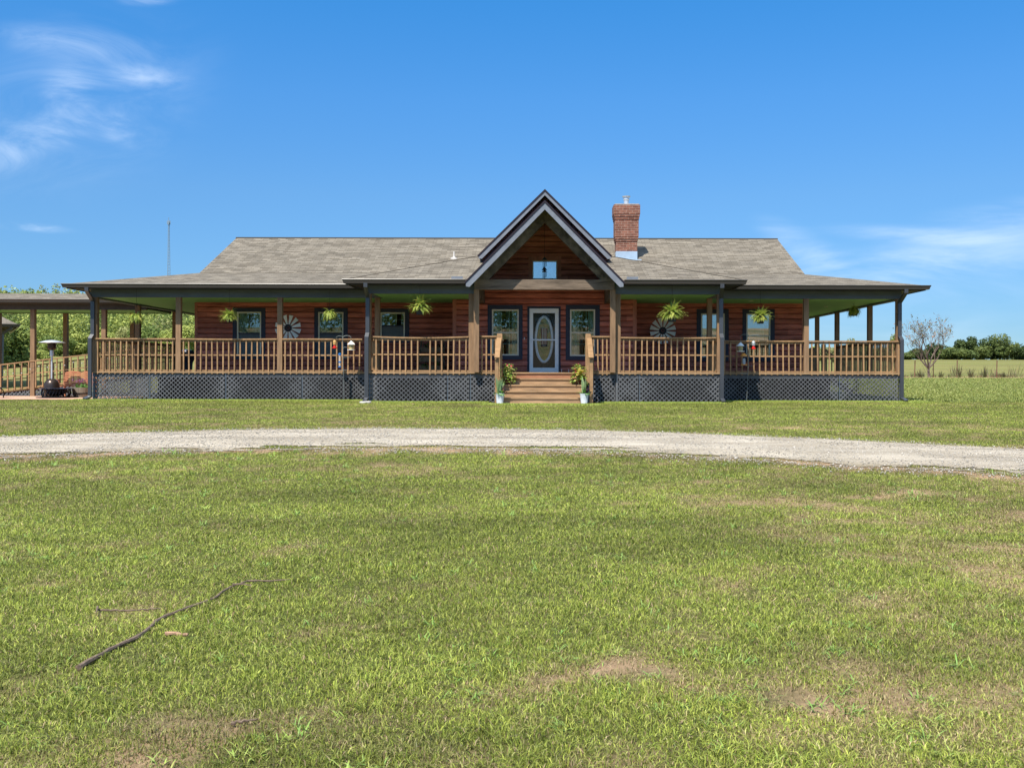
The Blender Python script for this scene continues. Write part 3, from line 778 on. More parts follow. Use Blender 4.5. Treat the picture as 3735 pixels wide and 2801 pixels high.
# heavy timber truss
yt0, yt1 = 28.12, 28.30
truss = MB()
for k in (-1, 1):
    P = [(0, 5.50), (k * 1.97, 3.49), (k * 1.62, 3.49), (0, 5.135)]
    a = [(x, yt0, z) for x, z in P]; b = [(x, yt1, z) for x, z in P]
    truss.face(a); truss.face(b[::-1])
    for j in range(4): truss.face([a[j], a[(j + 1) % 4], b[(j + 1) % 4], b[j]])
truss.build('gable_rafter', RAFT, house)
tz1, tz0 = Z(1020.5, 28.2), Z(1057.5, 28.2)
m = MB(); m.box(X(1730, 28.2), X(2240, 28.2), yt0 - .006, yt1 + .006, tz0, tz1 - .004); m.build('tie_beam', BEAM, house)
m = MB()
for k in (-1, 1): m.box(k * 1.93 - .08, k * 1.93 + .08, yt1 + .01, YE - .03, CEI - .12, tz0 + .20)
split(m, 'side_beam', RAFT, house)

# ---------------- beams, ceilings, soffits, gutters
m = MB(); bz0, bz1 = CEI, 3.36; hw = .08
m.box(XL - hw, -5.05 - hw - .002, YP - hw, YP + hw, bz0, bz1); m.box(5.05 + hw + .002, XR + hw, YP - hw, YP + hw, bz0, bz1)
m.box(-5.05 - hw, -2.02, YC - hw, YC + hw, bz0, bz1); m.box(2.02, 5.05 + hw, YC - hw, YC + hw, bz0, bz1)
for k in (-1, 1): m.box(k * 5.05 - hw, k * 5.05 + hw, YC + hw + .002, YP + hw, bz0 + .003, bz1)
m.box(XL - hw, XL + hw, YP + hw + .002, 42.0, bz0 - .04, bz1); m.box(XR - hw, XR + hw, YP + hw + .002, 42.0, bz0 - .04, bz1)
m.box(XL + hw + .002, XR - hw - .002, 42.0 - 2 * hw, 42.0, bz0 - .04, bz1)
split(m, 'porch_beam', SLATE, house)
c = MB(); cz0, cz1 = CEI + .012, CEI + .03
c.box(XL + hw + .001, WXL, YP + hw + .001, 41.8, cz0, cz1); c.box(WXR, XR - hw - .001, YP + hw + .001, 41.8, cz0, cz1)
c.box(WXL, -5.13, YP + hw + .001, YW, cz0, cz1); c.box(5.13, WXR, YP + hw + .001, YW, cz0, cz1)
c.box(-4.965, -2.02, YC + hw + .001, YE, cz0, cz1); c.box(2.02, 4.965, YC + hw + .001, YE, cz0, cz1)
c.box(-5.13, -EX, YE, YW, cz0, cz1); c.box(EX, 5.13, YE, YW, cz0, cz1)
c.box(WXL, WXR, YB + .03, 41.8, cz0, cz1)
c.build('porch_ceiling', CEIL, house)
soff = [(-.58, -.13), (-.58, -.11), (-.031, -.11), (-.031, -.13)]
fas = [(-.03, -.15), (-.03, -.02), (0, -.02), (0, -.15)]
gut = [(.003, -.125), (.003, -.005), (.118, -.0), (.125, -.012), (.10, -.06), (.085, -.12)]
eL = [(-5.3, 29.4), (-14.24, 29.4), (-14.24, 42.6)]; eR = [(5.3, 29.4), (11.35, 29.4), (11.35, 42.6)]
cL = [(-5.57, 29.38), (-5.57, 27.8), (-2.24, 27.8)]; cR = [(5.57, 29.38), (5.57, 27.8), (2.24, 27.8)]
for path, side in ((eL, 1), (eR, -1), (cL, -1), (cR, 1)):
    MB().sweep(path, EV, gut, side).build('gutter', GUTT, house)
    q = MB(); q.sweep(path, EV, fas, side); q.sweep(path, EV, soff, side); q.build('eave', SOFF, house)
m = MB()
for k in (-1, 1): m.box(k * 2.46 - .16, k * 2.46 + .16, 27.68, 27.70, EV, EV + .075)
split(m, 'splash_guard', RAKE, house)

# ---------------- posts
def post(x, y, z0=DZ, z1=CEI, w=.15, name='porch_post', par=None, mat=None):
    return MB().box(x - w / 2, x + w / 2, y - w / 2, y + w / 2, z0, z1).build(name, mat or POSTW, par or house)
for u_ in (349, 652.5, 1022, 1377): post(X(u_, YP), YP)
for u_ in (2587, 2939, 3276): post(X(u_, YP), YP)
for x in (-5.06, 5.03): post(x, YC)
for x in (-2.105, 2.105): post(x, YC)
for x in (-1.945, 1.945): post(x, 28.21, z1=tz0 - .001)
for y in (33.2, 36.5, 39.2, 41.9): post(XL, y, z1=CEI - .042)
for y in (32.6, 36.25, 38.9, 41.9): post(XR, y, z1=CEI - .042)

# ---------------- downspouts
def spout(pts, name='downspout'):
    return MB().tube(pts, .078, 4, rot=R(45), sx=1, sy=.7).build(name, SPOUT, house)
def spout_wing(x, xo, Ye, Yp, kick):
    zt = EV - .11; yy = Yp - .15
    spout([(xo, Ye - .05, zt), (xo, Ye - .05, zt - .10), (x, yy + .02, zt - .36), (x, yy + .02, 1.98), (x - .03 * kick, yy - .08, 1.86), (x - .03 * kick, yy - .08, .12), (x - .10 * kick, yy - .30, .03)])
spout_wing(X(339, 29.9), X(316, 29.35), 29.4, YP, 1)
spout_wing(X(3280, 29.9), X(3304, 29.35), 29.4, YP, -1)
spout_wing(X(1341, 28.3), X(1334, 27.8), 27.8, YC, .3)
spout_wing(X(2629, 28.3), X(2632, 27.8), 27.8, YC, -.3)

# ---------------- deck and skirt
d = MB(); rim = .07
d.box(XL - rim, XR + rim, YP - .08, YW - .02, DZ - .04, DZ); d.box(-5.13, 5.13, YC - .08, YP - .081, DZ - .04, DZ)
d.box(XL - rim, WXL - .03, YW - .019, 42.05, DZ - .04, DZ); d.box(WXR + .03, XR + rim, YW - .019, 42.05, DZ - .04, DZ); d.box(WXL - .03, WXR + .03, YB + .03, 42.05, DZ - .04, DZ)
dk = d.build('porch_deck', DECKW, house)
rj = MB()
rj.box(XL - .05, -5.11, YP - .02, YP + .02, DZ - .17, DZ - .041); rj.box(5.11, XR + .05, YP - .02, YP + .02, DZ - .17, DZ - .041)
rj.box(-5.09, 5.09, YC - .02, YC + .02, DZ - .17, DZ - .041)
for k in (-1, 1): rj.box(k * 5.07 - .02, k * 5.07 + .02, YC + .021, YP + .02, DZ - .17, DZ - .041)
rj.box(XL - .05, XL - .01, YP + .021, 42.0, DZ - .17, DZ - .041); rj.box(XR + .01, XR + .05, YP + .021, 42.0, DZ - .17, DZ - .041)
rj.build('rim_joist', LATT, dk)
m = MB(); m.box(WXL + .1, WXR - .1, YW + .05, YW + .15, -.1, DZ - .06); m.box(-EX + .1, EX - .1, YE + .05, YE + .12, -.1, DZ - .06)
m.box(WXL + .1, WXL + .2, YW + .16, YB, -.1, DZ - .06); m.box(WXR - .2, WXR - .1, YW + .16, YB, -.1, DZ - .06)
m.box(XL + .35, WXL + .09, 34.0, 34.05, -.1, DZ - .06); m.box(WXR - .09, XR - .9, 34.0, 34.05, -.1, DZ - .06)  # added dark backing, blocks daylight showing through the lattice ends
m.build('foundation_and_backing', DARK, house)
def lattice(axis, a0, a1, fixed, z0=.0, z1=DZ - .06, out=-1, batten=True):
    """diagonal strips clipped to the panel; axis 'x' runs along X at Y=fixed"""
    mb = MB(); w = .040; pitch = .1335; hgt = z1 - z0; th = .006
    def place(s, z, d):
        return (s, fixed + d, z) if axis == 'x' else (fixed + d, s, z)
    for sgn, dep in ((1, out * .016), (-1, out * .009)):
        s = a0 - hgt - pitch
        while s < a1 + hgt + pitch:
            # line: at z0 position s, at z1 position s+sgn*hgt
            p0 = [s, z0]; p1 = [s + sgn * hgt, z1]
            lo, hi = (p0, p1) if p0[0] < p1[0] else (p1, p0)
            sl = (hi[1] - lo[1]) / (hi[0] - lo[0])
            if hi[0] > a0 + .02 and lo[0] < a1 - .02:
                if lo[0] < a0 + .02: lo = [a0 + .02, lo[1] + sl * (a0 + .02 - lo[0])]
                if hi[0] > a1 - .02: hi = [a1 - .02, lo[1] + sl * (a1 - .02 - lo[0])]
                if hi[0] - lo[0] > .02:
                    hw_ = w / 2 * math.sqrt(2)
                    quad = [(lo[0], lo[1] - hw_), (hi[0], hi[1] - hw_), (hi[0], hi[1] + hw_), (lo[0], lo[1] + hw_)]
                    quad = [(q[0], min(max(q[1], z0), z1)) for q in quad]
                    A = [place(q[0], q[1], dep) for q in quad]; B = [place(q[0], q[1], dep + out * -th) for q in quad]
                    mb.face(A); mb.face(B[::-1])
                    mb.face([A[3], A[2], B[2], B[3]]); mb.face([A[1], A[0], B[0], B[1]])
            s += pitch
    o = mb.build('lattice_panel', LATT, house)
    if batten:
        b = MB()
        for s in (a0,):
            if axis == 'x': b.box(s, s + .02, fixed + out * .032, fixed + out * .008, z0, z1)
            else: b.box(fixed + min(out * .032, out * .008), fixed + max(out * .032, out * .008), s, s + .02, z0, z1)
        b.build('batten', SLATE, o)
    return o
def lat_run(us, Y, fixed):
    xs = [X(u_, Y) for u_ in us]
    for a_, b_ in zip(xs[:-1], xs[1:]): lattice('x', a_ + .003, b_ - .003, fixed)
lat_run([343, 545, 822, 1101, 1338], 29.95, YP - .03)
lat_run([1346, 1631, 1714, 1822], 28.35, YC - .03)
lat_run([2144, 2247, 2331, 2627], 28.35, YC - .03)
lat_run([2634, 3060, 3279], 29.95, YP - .03)
for a_, b_ in ((30.05, 34.2), (34.2, 38.3), (38.3, 42)):
    lattice('y', a_, b_, XL - .06, out=-1); lattice('y', a_, b_, XR + .06, out=1)
for k in (-1, 1): lattice('y', YC + .03, YP - .05, k * 5.09, out=k)
m = MB(); m.box(X(2246, 28.3), X(2254, 28.3), YC - .10, YC - .065, .0, DZ - .05); m.build('skirt_post', LATT, house)

# ---------------- railings
RH = 1.03
def railing(axis, a0, a1, fixed, out, zt=DZ + RH - .02, sag=0., n=None, kind='front', skip=()):
    """porch railing: cap, sub rail, mid rail, bottom rail; balusters nailed to the outer side"""
    def B(mb, s0, s1, d0, d1, z0, z1):
        if axis == 'x': mb.box(s0, s1, fixed + min(d0, d1), fixed + max(d0, d1), z0, z1)
        else: mb.box(fixed + min(d0, d1), fixed + max(d0, d1), s0, s1, z0, z1)
        return mb
    c_ = ((a0 + a1) / 2, fixed, DZ) if axis == 'x' else (fixed, (a0 + a1) / 2, DZ)
    o = out
    cap = MB()
    # the cap board sags slightly between posts
    N = 8
    for k in range(N):
        t0, t1 = k / N, (k + 1) / N
        s0, s1 = a0 + (a1 - a0) * t0, a0 + (a1 - a0) * t1
        z0, z1 = zt - sag * math.sin(math.pi * t0), zt - sag * math.sin(math.pi * t1)
        for (za, zb) in (((z0, z1), (z0 - .038, z1 - .038)),):
            def P(s, d, z): return (s, fixed + d, z) if axis == 'x' else (fixed + d, s, z)
            d0, d1 = -o * .05, o * .09
            q = [P(s0, d0, za[0]), P(s1, d0, za[1]), P(s1, d1, za[1]), P(s0, d1, za[0])]; r = [P(s0, d0, zb[0]), P(s1, d0, zb[1]), P(s1, d1, zb[1]), P(s0, d1, zb[0])]
            cap.face(q); cap.face(r[::-1])
            for j in ((0, 1), (2, 3)): cap.face([q[j[0]], r[j[0]], r[j[1]], q[j[1]]])
            if k == 0: cap.face([q[0], q[3], r[3], r[0]])
            if k == N - 1: cap.face([q[1], r[1], r[2], q[2]])
    root = cap.build('porch_railing', WOOD, house, org=c_)
    zm = Z(1298, YP) if kind != 'side' else Z(1298, YP)
    B(MB(), a0, a1, -o * .02, o * .018, zm - .02, zm + .02).build('mid_rail', WOOD, root)
    B(MB(), a0, a1, -o * .02, o * .018, DZ + .012, DZ + .052).build('bottom_rail', WOOD, root)
    B(MB(), a0, a1, -o * .02, o * .018, zt - .10 - sag, zt - .045 - sag).build('sub_rail', WOOD, root)
    n = n or max(2, int(round((a1 - a0) / .172)))
    st = (a1 - a0) / n
    if kind == 'side':
        mb = MB()
        for k in range(n):
            s = a0 + st * (k + .5); B(mb, s - .02, s + .02, o * .0185, o * .056, DZ - .06, zt - .04)
        mb.build('baluster', WOOD, root, kind='stuff')
    else:
        s0 = a0 + st * .5
        z1b = zt - .04 - sag
        src = B(MB(), s0 - .019, s0 + .019, o * .0185, o * .056, DZ - .075, z1b).build('baluster', WOOD, root, org=((s0, fixed, DZ) if axis == 'x' else (fixed, s0, DZ)))
        for k in range(1, n):
            if k in skip: continue
            s = a0 + st * (k + .5) + rnd.uniform(-.008, .008)
            b = copyobj(src, root, (s, fixed, DZ) if axis == 'x' else (fixed, s, DZ))
            if axis == 'x': b.rotation_euler = (0, rnd.uniform(-.012, .012), 0)
    return root
hp = .078
xs = [X(u_, YP) for u_ in (349, 652.5, 1022, 1332)]
for i in range(3): railing('x', xs[i] + (hp if i else 0), xs[i + 1] - hp, YP - .02, -1, sag=.0 if i != 1 else .01)
railing('x', -5.0 + hp, -2.105 - hp, YC - .02, -1, zt=DZ + RH + .0, sag=.03, skip=(8,))
railing('x', -1.945 + hp, -1.33, YC - .02, -1, zt=DZ + RH + .015, n=4)
railing('x', 1.33, 1.945 - hp, YC - .02, -1, zt=DZ + RH + .015, n=4)
railing('x', 2.105 + hp, 5.0 - hp, YC - .02, -1, zt=DZ + RH - .01, sag=.01)
xs = [5.2, X(2939, YP), X(3276, YP)]
for i in range(2): railing('x', xs[i] + (hp if i else 0), xs[i + 1] - hp * (1 if i == 0 else -1), YP - .02, -1, zt=DZ + RH - .05)
for k in (-1, 1): railing('y', YC + hp, YP - .1, k * 5.02, k, kind='side')
for y0, y1 in ((30.1, 33.12), (33.28, 36.42)): railing('y', y0, y1, XL, -1, kind='side')
for y0, y1 in ((30.1, 32.52), (32.68, 36.17), (39.0, 41.8)): railing('y', y0, y1, XR, 1, kind='side')

# ---------------- front steps
st = MB(); RI = DZ / 5; TD = .29; yE = YC - .10
sx0, sx1 = -1.18, 1.07
steps = None
nose = MB(); ris = MB()
for k in range(5):
    zt = DZ - k * RI; yf = yE - k * TD
    if k > 0:
        nose.box(sx0, sx1, yf - .03, yf + TD - .002, zt - .036, zt)
    ris.box(sx0 + .002, sx1 - .002, yf, yf + .03, zt - RI + .001, zt - .0365 - (0.005 if k == 0 else 0))
nose.box(sx0, sx1, yE - .045, yE + .019, DZ - .036, DZ)
steps = nose.build('porch_steps', DECKW, house, org=(0, yE - .6, 0))
ris_r = MB(); zt = DZ; ris.build('riser', DECKW, steps)
MB().box(sx0 + .001, sx1 - .001, yE - .012, yE - .001, DZ - RI + .002, DZ - .038).build('top_riser', STEPR, steps)
m = MB()
for k in (-1, 1):
    xx = sx0 - .02 if k < 0 else sx1 + .02
    m.face([(xx, yE, DZ - .05), (xx, yE - 4 * TD, RI - .05), (xx, yE - 4 * TD, 0), (xx, yE, 0)])
m.build('stringer', DECKW, steps)
ns = MB(); ns.box(-1.36, -1.21, YC - .20, YC - .08, DZ - .3, DZ + RH + .05); ns.box(1.17, 1.32, YC - .20, YC - .08, DZ - .3, DZ + RH + .05)
ns.box(-1.355, -1.215, YC - .195, YC - .085, DZ + RH + .051, DZ + RH + .075); ns.box(1.175, 1.315, YC - .195, YC - .085, DZ + RH + .051, DZ + RH + .075)
split(ns, 'newel_post', WOOD, steps)
yl = 27.12
m = MB(); m.box(-1.36, -1.27, yl - .045, yl + .045, -.3, Z(1311, yl)); m.box(1.24, 1.33, yl - .045, yl + .045, -.3, Z(1311, yl)); split(m, 'lower_post', WOOD, steps)
for k in (-1, 1):
    xx = -1.30 if k < 0 else 1.275
    za, zb = DZ + RH - .06, Z(1311, yl) + .04
    m = MB(); m.bar((xx, YC - .20, za), (xx, yl - .12, zb), .14, .035); m.bar((xx, YC - .19, za - .30), (xx, yl, zb - .30), .03, .09)
    for j in range(5):
        t = (j + .5) / 5; y_ = YC - .22 + (yl - YC + .3) * t; zt_ = za + (zb - za) * t
        m.box(xx - .018, xx + .018, y_ - .018, y_ + .018, zt_ - .85, zt_ - .03)
    m.build('handrail', WOOD, steps)
m = MB(); m.box(-1.62, 1.36, 26.75, 27.35, -.05, .012); m.build('concrete_pad', CONC, steps)
# side stairs rails on the right end of the porch
m = MB()
m.bar((XR + .05, 38.0, 1.78), (XR + 1.0, 38.0, 1.05), .05, .09); m.bar((XR + .05, 38.0, DZ - .05), (XR + 1.1, 38.0, .1), .05, .2)
for k in range(5): x_ = XR + .12 + k * .2; m.box(x_ - .02, x_ + .02, 37.98, 38.02, DZ - .1 - (x_ - XR) * .77, 1.74 - (x_ - XR) * .77)
m.box(XR - .07, XR + .07, 37.93, 38.07, DZ, 1.98)
for k in range(4): m.box(XR + .08 + k * .27, XR + .08 + (k + 1) * .27, 36.4, 37.9, DZ - .22 - k * .2, DZ - .18 - k * .2)
m.build('side_steps', POSTW, house)

# ---------------- chimney
cy0 = 33.66; cx0, cx1 = X(2246, cy0), X(2323, cy0); cxm = (cx0 + cx1) / 2; cw = (cx1 - cx0) / 2; dpt = .62; cym = cy0 + dpt / 2
zf = lambda v: Z(v, cy0)
m = MB()
def cbox(v0, v1, g): m.box(cxm - cw - g, cxm + cw + g, cy0 - g, cy0 + dpt + g, zf(v0), zf(v1))
lv = [(916, 880, 0), (880, 872, .018), (872, 864, .036), (864, 800, .046), (800, 791, .062), (791, 782, .078), (782, 748, .092)]
lv2 = []
for v0, v1, g in lv: cbox(v0, v1, g)
ch = m.build('chimney', BRICK, house, org=(cxm, cy0, zf(916)))
m = MB(); m.box(cxm - cw - .006, cxm + cw + .006, cy0 - .006, cy0 + dpt + .3, zf(950), zf(916.2)); m.box(cxm - cw - .12, cxm + cw + .14, cy0 - .10, cy0 - .0065, zf(950), zf(950) + .03)
m.build('flashing', FLASH, ch)
m = MB(); m.box(cxm - cw - .05, cxm + cw + .05, cy0 - .05, cy0 + dpt + .05, zf(748) + .0, zf(744)); m.build('crown_cap', CONC, ch)
fc = (X(2283, cy0 + .3), cym, zf(744)); m = MB(); m.lathe([(.085, 0), (.085, .17), (.105, .19), (.105, .27), (.14, .29), (.145, .315), (.03, .33)], fc, 16); m.build('flue_pipe', STEEL, ch, smooth=False)
vx, vy = X(1655, 33.7), 33.72
m = MB(); m.lathe([(.13, -.05), (.12, .02), (.03, .05), (.03, .24)], (vx, vy, 4.09 + .437 * (vy - 32.2)), 12); m.build('roof_vent_pipe', STONE, house)
# recessed ceiling lights
m0 = None
for (u_, v_, y_) in ((2739, 1095, 31.1), (3012, 1118, 33.5), (1011, 1088, 31.0), (664, 1112, 33.0)):
    c_ = (X(u_, y_), y_, CEI - .002)
    if m0 is None: m0 = MB().lathe([(.07, 0), (.075, .01), (.075, .013)], c_, 14).build('ceiling_light', VINYL, house, org=c_)
    else: copyobj(m0, house, c_)

# ================================================================== DECOR ON THE HOUSE
def windmill():
    r = thing('windmill_wheel', (0, 0, 0), 'x', 'wall decoration', 'galvanised windmill wheels on the log wall')
    for k in range(12):
        t = R(15 + 30 * k); c, s = math.cos(t), math.sin(t); tw = R(13)
        m = MB(); r0, r1 = .125, .42; w0, w1 = .022, .075
        pts = []
        for rr, ww, dy in ((r0, w0, .0), (.30, .052, -.012), (r1, w1, -.02)):
            pts.append([(rr * c - sg * ww * s, dy + sg * ww * .35, rr * s + sg * ww * c) for sg in (-1, 1)])
        for i in range(2):
            m.face([pts[i][0], pts[i + 1][0], pts[i + 1][1], pts[i][1]])
            m.face([(p[0], p[1] + .004, p[2]) for p in (pts[i][1], pts[i + 1][1], pts[i + 1][0], pts[i][0])])
        m.build('blade', GALV, r)
    m = MB(); n = 24
    for ra, rb, y in ((.055, .12, -.005), (.0, .03, -.03)):
        for k in range(n):
            a0_, a1_ = 2 * math.pi * k / n, 2 * math.pi * (k + 1) / n
            q = [(rr * math.cos(a), y, rr * math.sin(a)) for rr, a in ((ra, a0_), (rb, a0_), (rb, a1_), (ra, a1_))]
            m.face(q); m.face([(p[0], p[1] + .02, p[2]) for p in q][::-1])
            m.face([q[1], q[2], (q[2][0], q[2][1] + .02, q[2][2]), (q[1][0], q[1][1] + .02, q[1][2])])
    m.build('hub', BLACK, r)
    return r
wm = windmill()
p1 = (X(1053, YW), YW - .09, Z(1199, YW)); p2 = (X(2416, YW), YW - .09, Z(1206, YW))
w2 = copytree(wm, p2, label='windmill wheel on the wall below the hanging fern right of the entry'); wm.location = p1; wm['label'] = 'windmill wheel half hidden behind a porch post between two curtained windows'

def frondset(n, Lr, droop, seed, wid=.05, c0=(.14, .26, .03), c1=(.34, .44, .07), up=.8, seg=9, full=1.):
    """arching fronds made of leaflet pairs"""
    g = random.Random(seed); V = []; Fq = []; Cc = []
    for k in range(n):
        az = g.uniform(0, 2 * math.pi); L_ = g.uniform(*Lr); el = g.uniform(.1, up) ; dr_ = g.uniform(*droop)
        p = Vector((0, 0, .0)); d = Vector((math.cos(az) * math.cos(el), math.sin(az) * math.cos(el), math.sin(el)))
        mix = g.random(); base = [c0[i] + (c1[i] - c0[i]) * mix for i in range(3)]
        sl = L_ / seg
        for j in range(seg):
            q = p + d * sl
            side = d.cross(Vector((0, 0, 1)));
            side = side.normalized() if side.length > 1e-3 else Vector((1, 0, 0))
            t = (j + .5) / seg; wl = wid * math.sin(math.pi * min(1, .18 + t * .85)) * full
            tipd = d * sl * .9
            for sg in (-1, 1):
                for h_ in (0., .5):
                    b0 = p.lerp(q, h_); b1 = p.lerp(q, h_ + .42); tp = b1 + side * sg * wl + tipd * .35 + Vector((0, 0, g.uniform(-.012, .004)))
                    i = len(V); V += [tuple(b0), tuple(b1), tuple(tp)]; Fq.append((i, i + 1, i + 2))
                    cc = [x * g.uniform(.8, 1.15) for x in base]; Cc += [cc] * 3
            p = q; d = (d + Vector((0, 0, -dr_ / seg))).normalized()
    return V, Fq, Cc
def hanging_fern(seed, size, dark=False):
    r = thing('hanging_fern', (0, 0, 0), 'x', 'hanging plant', 'ferns in pots hung along the porch')
    m = MB(); m.lathe([(.085, -.17), (.12, .0), (.13, .0), (.13, .02), (.11, .02)], (0, 0, 0), 14); m.build('pot', PLASTK, r)
    V, Fq, Cc = frondset(170, (.22, .40), ((2.0, 5.0) if seed == 5 else (.5, 2.6)), seed, up=1.3, wid=.055, c0=(.24, .34, .055), c1=(.58, .62, .15))
    m = MB(); m.v = V; m.f = Fq; m.uv = [None] * len(Fq); m.col = np.array(Cc); m.build('fronds', FERN, r)
    m = MB()
    for k in range(3):
        a_ = k * 2.094; m.tube([(.125 * math.cos(a_), .125 * math.sin(a_), .01), (0, 0, .42)], .004, 4)
    m.tube([(0, 0, .42), (.03, 0, .46), (.03, 0, .50), (0, 0, .53), (0, 0, 1)], .004, 4)
    m.build('hanger', BLACK, r)
    return r
ferns = [ # u, v(pot top), Y, size, label
    (497, 1158, 29.75, .98, 'fern hanging furthest left, against the wooded hillside'),
    (836, 1156, 29.72, .95, 'fern hanging over the upper left corner of the leftmost curtained window'),
    (1202, 1148, 29.72, .95, 'fern hanging in front of the window right of the half hidden windmill wheel'),
    (1531, 1122, 28.12, 1.18, 'full drooping fern hanging between the small window and the entry'),
    (2451, 1146, 28.12, 1.28, 'large spiky fern hanging above the fully visible windmill wheel'),
    (2773, 1158, 29.72, 1.10, 'fern in black pot hanging before the rightmost front window'),
    (3114, 1134, 31.6, .95, 'dark shaded fern hanging furthest right with sky behind its pot')]
fsrc = hanging_fern(5, 1); fsrc2 = hanging_fern(9, 1); 
for i, (u_, v_, y_, s_, lb) in enumerate(ferns):
    loc = (X(u_, y_), y_, Z(v_, y_, u_))
    if i == 0: fsrc.location = loc; fsrc['label'] = lb; fsrc.scale = (s_,) * 3; o = fsrc
    elif i == 4: fsrc2.location = loc; fsrc2['label'] = lb; fsrc2.scale = (s_,) * 3; o = fsrc2
    else: o = copytree(fsrc if i % 2 == 0 else fsrc2, loc, rz=i * 1.3, scale=s_, label=lb)
    # hanger reaches the ceiling: rescale its top
    for chd in o.children:
        if chd.name.startswith('hanger'):
            chd.scale = (1, 1, ((CEI if i == 6 else 3.36) - loc[2]) / s_ / 1.0)

# wind chime in the gable
cxw, cyw = X(1985, 28.9), 28.9
wc = thing('wind_chime', (cxw, cyw, Z(1016, cyw)), 'dark metal bell wind chime on a long cord in the front gable', 'wind chime')
m = MB(); m.tube([(cxw, cyw, 5.5), (cxw, cyw, Z(940, cyw))], .005, 5); m.tube([(cxw, cyw, Z(940, cyw)), (cxw, cyw, Z(1012, cyw))], .006, 5); m.build('cord', BLACK, wc)
m = MB()
for v_, s_ in ((949, .09), (985, .085)): m.lathe([(s_, 0), (s_ * .8, .02), (s_ * .35, .06), (s_ * .12, .09)], (cxw, cyw, Z(v_, cyw)), 12)
m.build('bell', BLACK, wc)
m = MB()
for k in range(5):
    a_ = k * 1.257
    for v_, l_ in ((955, .13), (994, .12)): m.tube([(cxw + .05 * math.cos(a_), cyw + .05 * math.sin(a_), Z(v_, cyw)), (cxw + .05 * math.cos(a_), cyw + .05 * math.sin(a_), Z(v_, cyw) - l_ * (1 + .2 * (k % 3)))], .010, 5)
m.build('tubes', M('verdigris_tubes', (.03, .07, .07), .4, .5), wc)
# jar light on post
jy = YC - .2; jx, jz = X(2231, jy) , Z(1152, jy)
jl = thing('jar_sconce', (jx, jy, jz), 'small white wire and jar ornament fixed high on the right gable post', 'sconce')
m = MB(); m.lathe([(.028, 0), (.036, .02), (.036, .085), (.026, .11), (.03, .125)], (jx, jy + .02, jz), 12); m.build('jar', WHITEP, jl)
m = MB(); m.tube([(jx, jy + .09, jz + .15), (jx, jy + .02, jz + .17), (jx, jy + .02, jz + .12)], .005, 5); m.box(jx - .015, jx + .015, jy + .055, jy + .118, jz + .1, jz + .2); m.build('bracket', STEEL, jl)
# boot rack by the door
bx = X(2060, YE - .3); yb_ = YE - .35
bt = thing('boot_scraper', (bx, yb_, DZ), 'low dark boot scraper with two pale uprights right of the front door', 'boot scraper')
m = MB(); m.box(bx - .09, bx + .11, yb_ - .06, yb_ + .06, DZ, DZ + .035); m.build('base', BLACK, bt)
m = MB(); m.box(bx - .105, bx - .0905, yb_ - .06, yb_ + .06, DZ, DZ + .10); m.box(bx + .1105, bx + .125, yb_ - .06, yb_ + .06, DZ, DZ + .10); split(m, 'upright', WHITEP, bt)

# tiered planter behind the rail
px, py = X(1575, 31.5), 31.5
tp = thing('tiered_planter', (px, py, DZ), 'shaded wooden planter stand of three tiers with ferns behind the porch railing', 'planter')
m = MB()
for sg in (-1, 1): m.bar((px + sg * .42, py - .25, DZ), (px + sg * .36, py + .2, DZ + 1.0), .04, .06)
m.build('frame', M('planter_frame_wood', (.12, .085, .05), .8), tp)
m = MB()
for k, (dy, dz_) in enumerate(((-.22, .17), (-.02, .45), (.15, .76))): m.box(px - .40, px + .40, py + dy - .1, py + dy + .1, DZ + dz_ - .12, DZ + dz_ + .04)
m.build('trough', M('planter_box_wood', (.22, .14, .08), .8), tp)
V = []; Fq = []; Cc = []
for k, (dx_, dy, dz_) in enumerate(((-.2, -.22, .2), (.2, -.22, .2), (-.28, -.02, .48), (.15, -.02, .48), (-.2, .15, .8), (.25, .15, .8))):
    v_, f_, c_ = frondset(26, (.15, .3), (1, 2.2), 40 + k, up=1.2, c0=(.05, .12, .03), c1=(.16, .27, .05)); i = len(V)
    V += [(p[0] + px + dx_, p[1] + py + dy, p[2] + DZ + dz_) for p in v_]; Fq += [tuple(a + i for a in f) for f in f_]; Cc += c_
m = MB(); m.v = V; m.f = Fq; m.uv = [None] * len(Fq); m.col = np.array(Cc); m.build('foliage', FERN, tp)

POLE = M('weathered_pole_metal', (.20, .22, .21), .5, .2, var=.3)
# ================================================================== POTS AND FEEDERS
def leaf(V, Fq, Cc, p, az, el, L_, w_, col, bend=-.5, seg=4, g=rnd):
    p = Vector(p); d = Vector((math.cos(az) * math.cos(el), math.sin(az) * math.cos(el), math.sin(el)))
    side = d.cross(Vector((0, 0, 1))).normalized() if abs(el) < 1.5 else Vector((math.sin(az), -math.cos(az), 0))
    i0 = len(V)
    for j in range(seg + 1):
        t = j / seg; ww = w_ * math.sin(math.pi * (.12 + .86 * t)) / 1
        V += [tuple(p - side * ww / 2), tuple(p + side * ww / 2)]
        cc = [c * g.uniform(.85, 1.12) for c in col]; Cc += [cc, cc]
        if j < seg:
            a = i0 + 2 * j; Fq.append((a, a + 1, a + 3, a + 2))
        p = p + d * L_ / seg; d = (d + Vector((0, 0, bend / seg))).normalized()
def plantmesh(V, Fq, Cc, name, parent):
    m = MB(); m.v = V; m.f = Fq; m.uv = [None] * len(Fq); m.col = np.array(Cc); return m.build(name, FERN, parent)
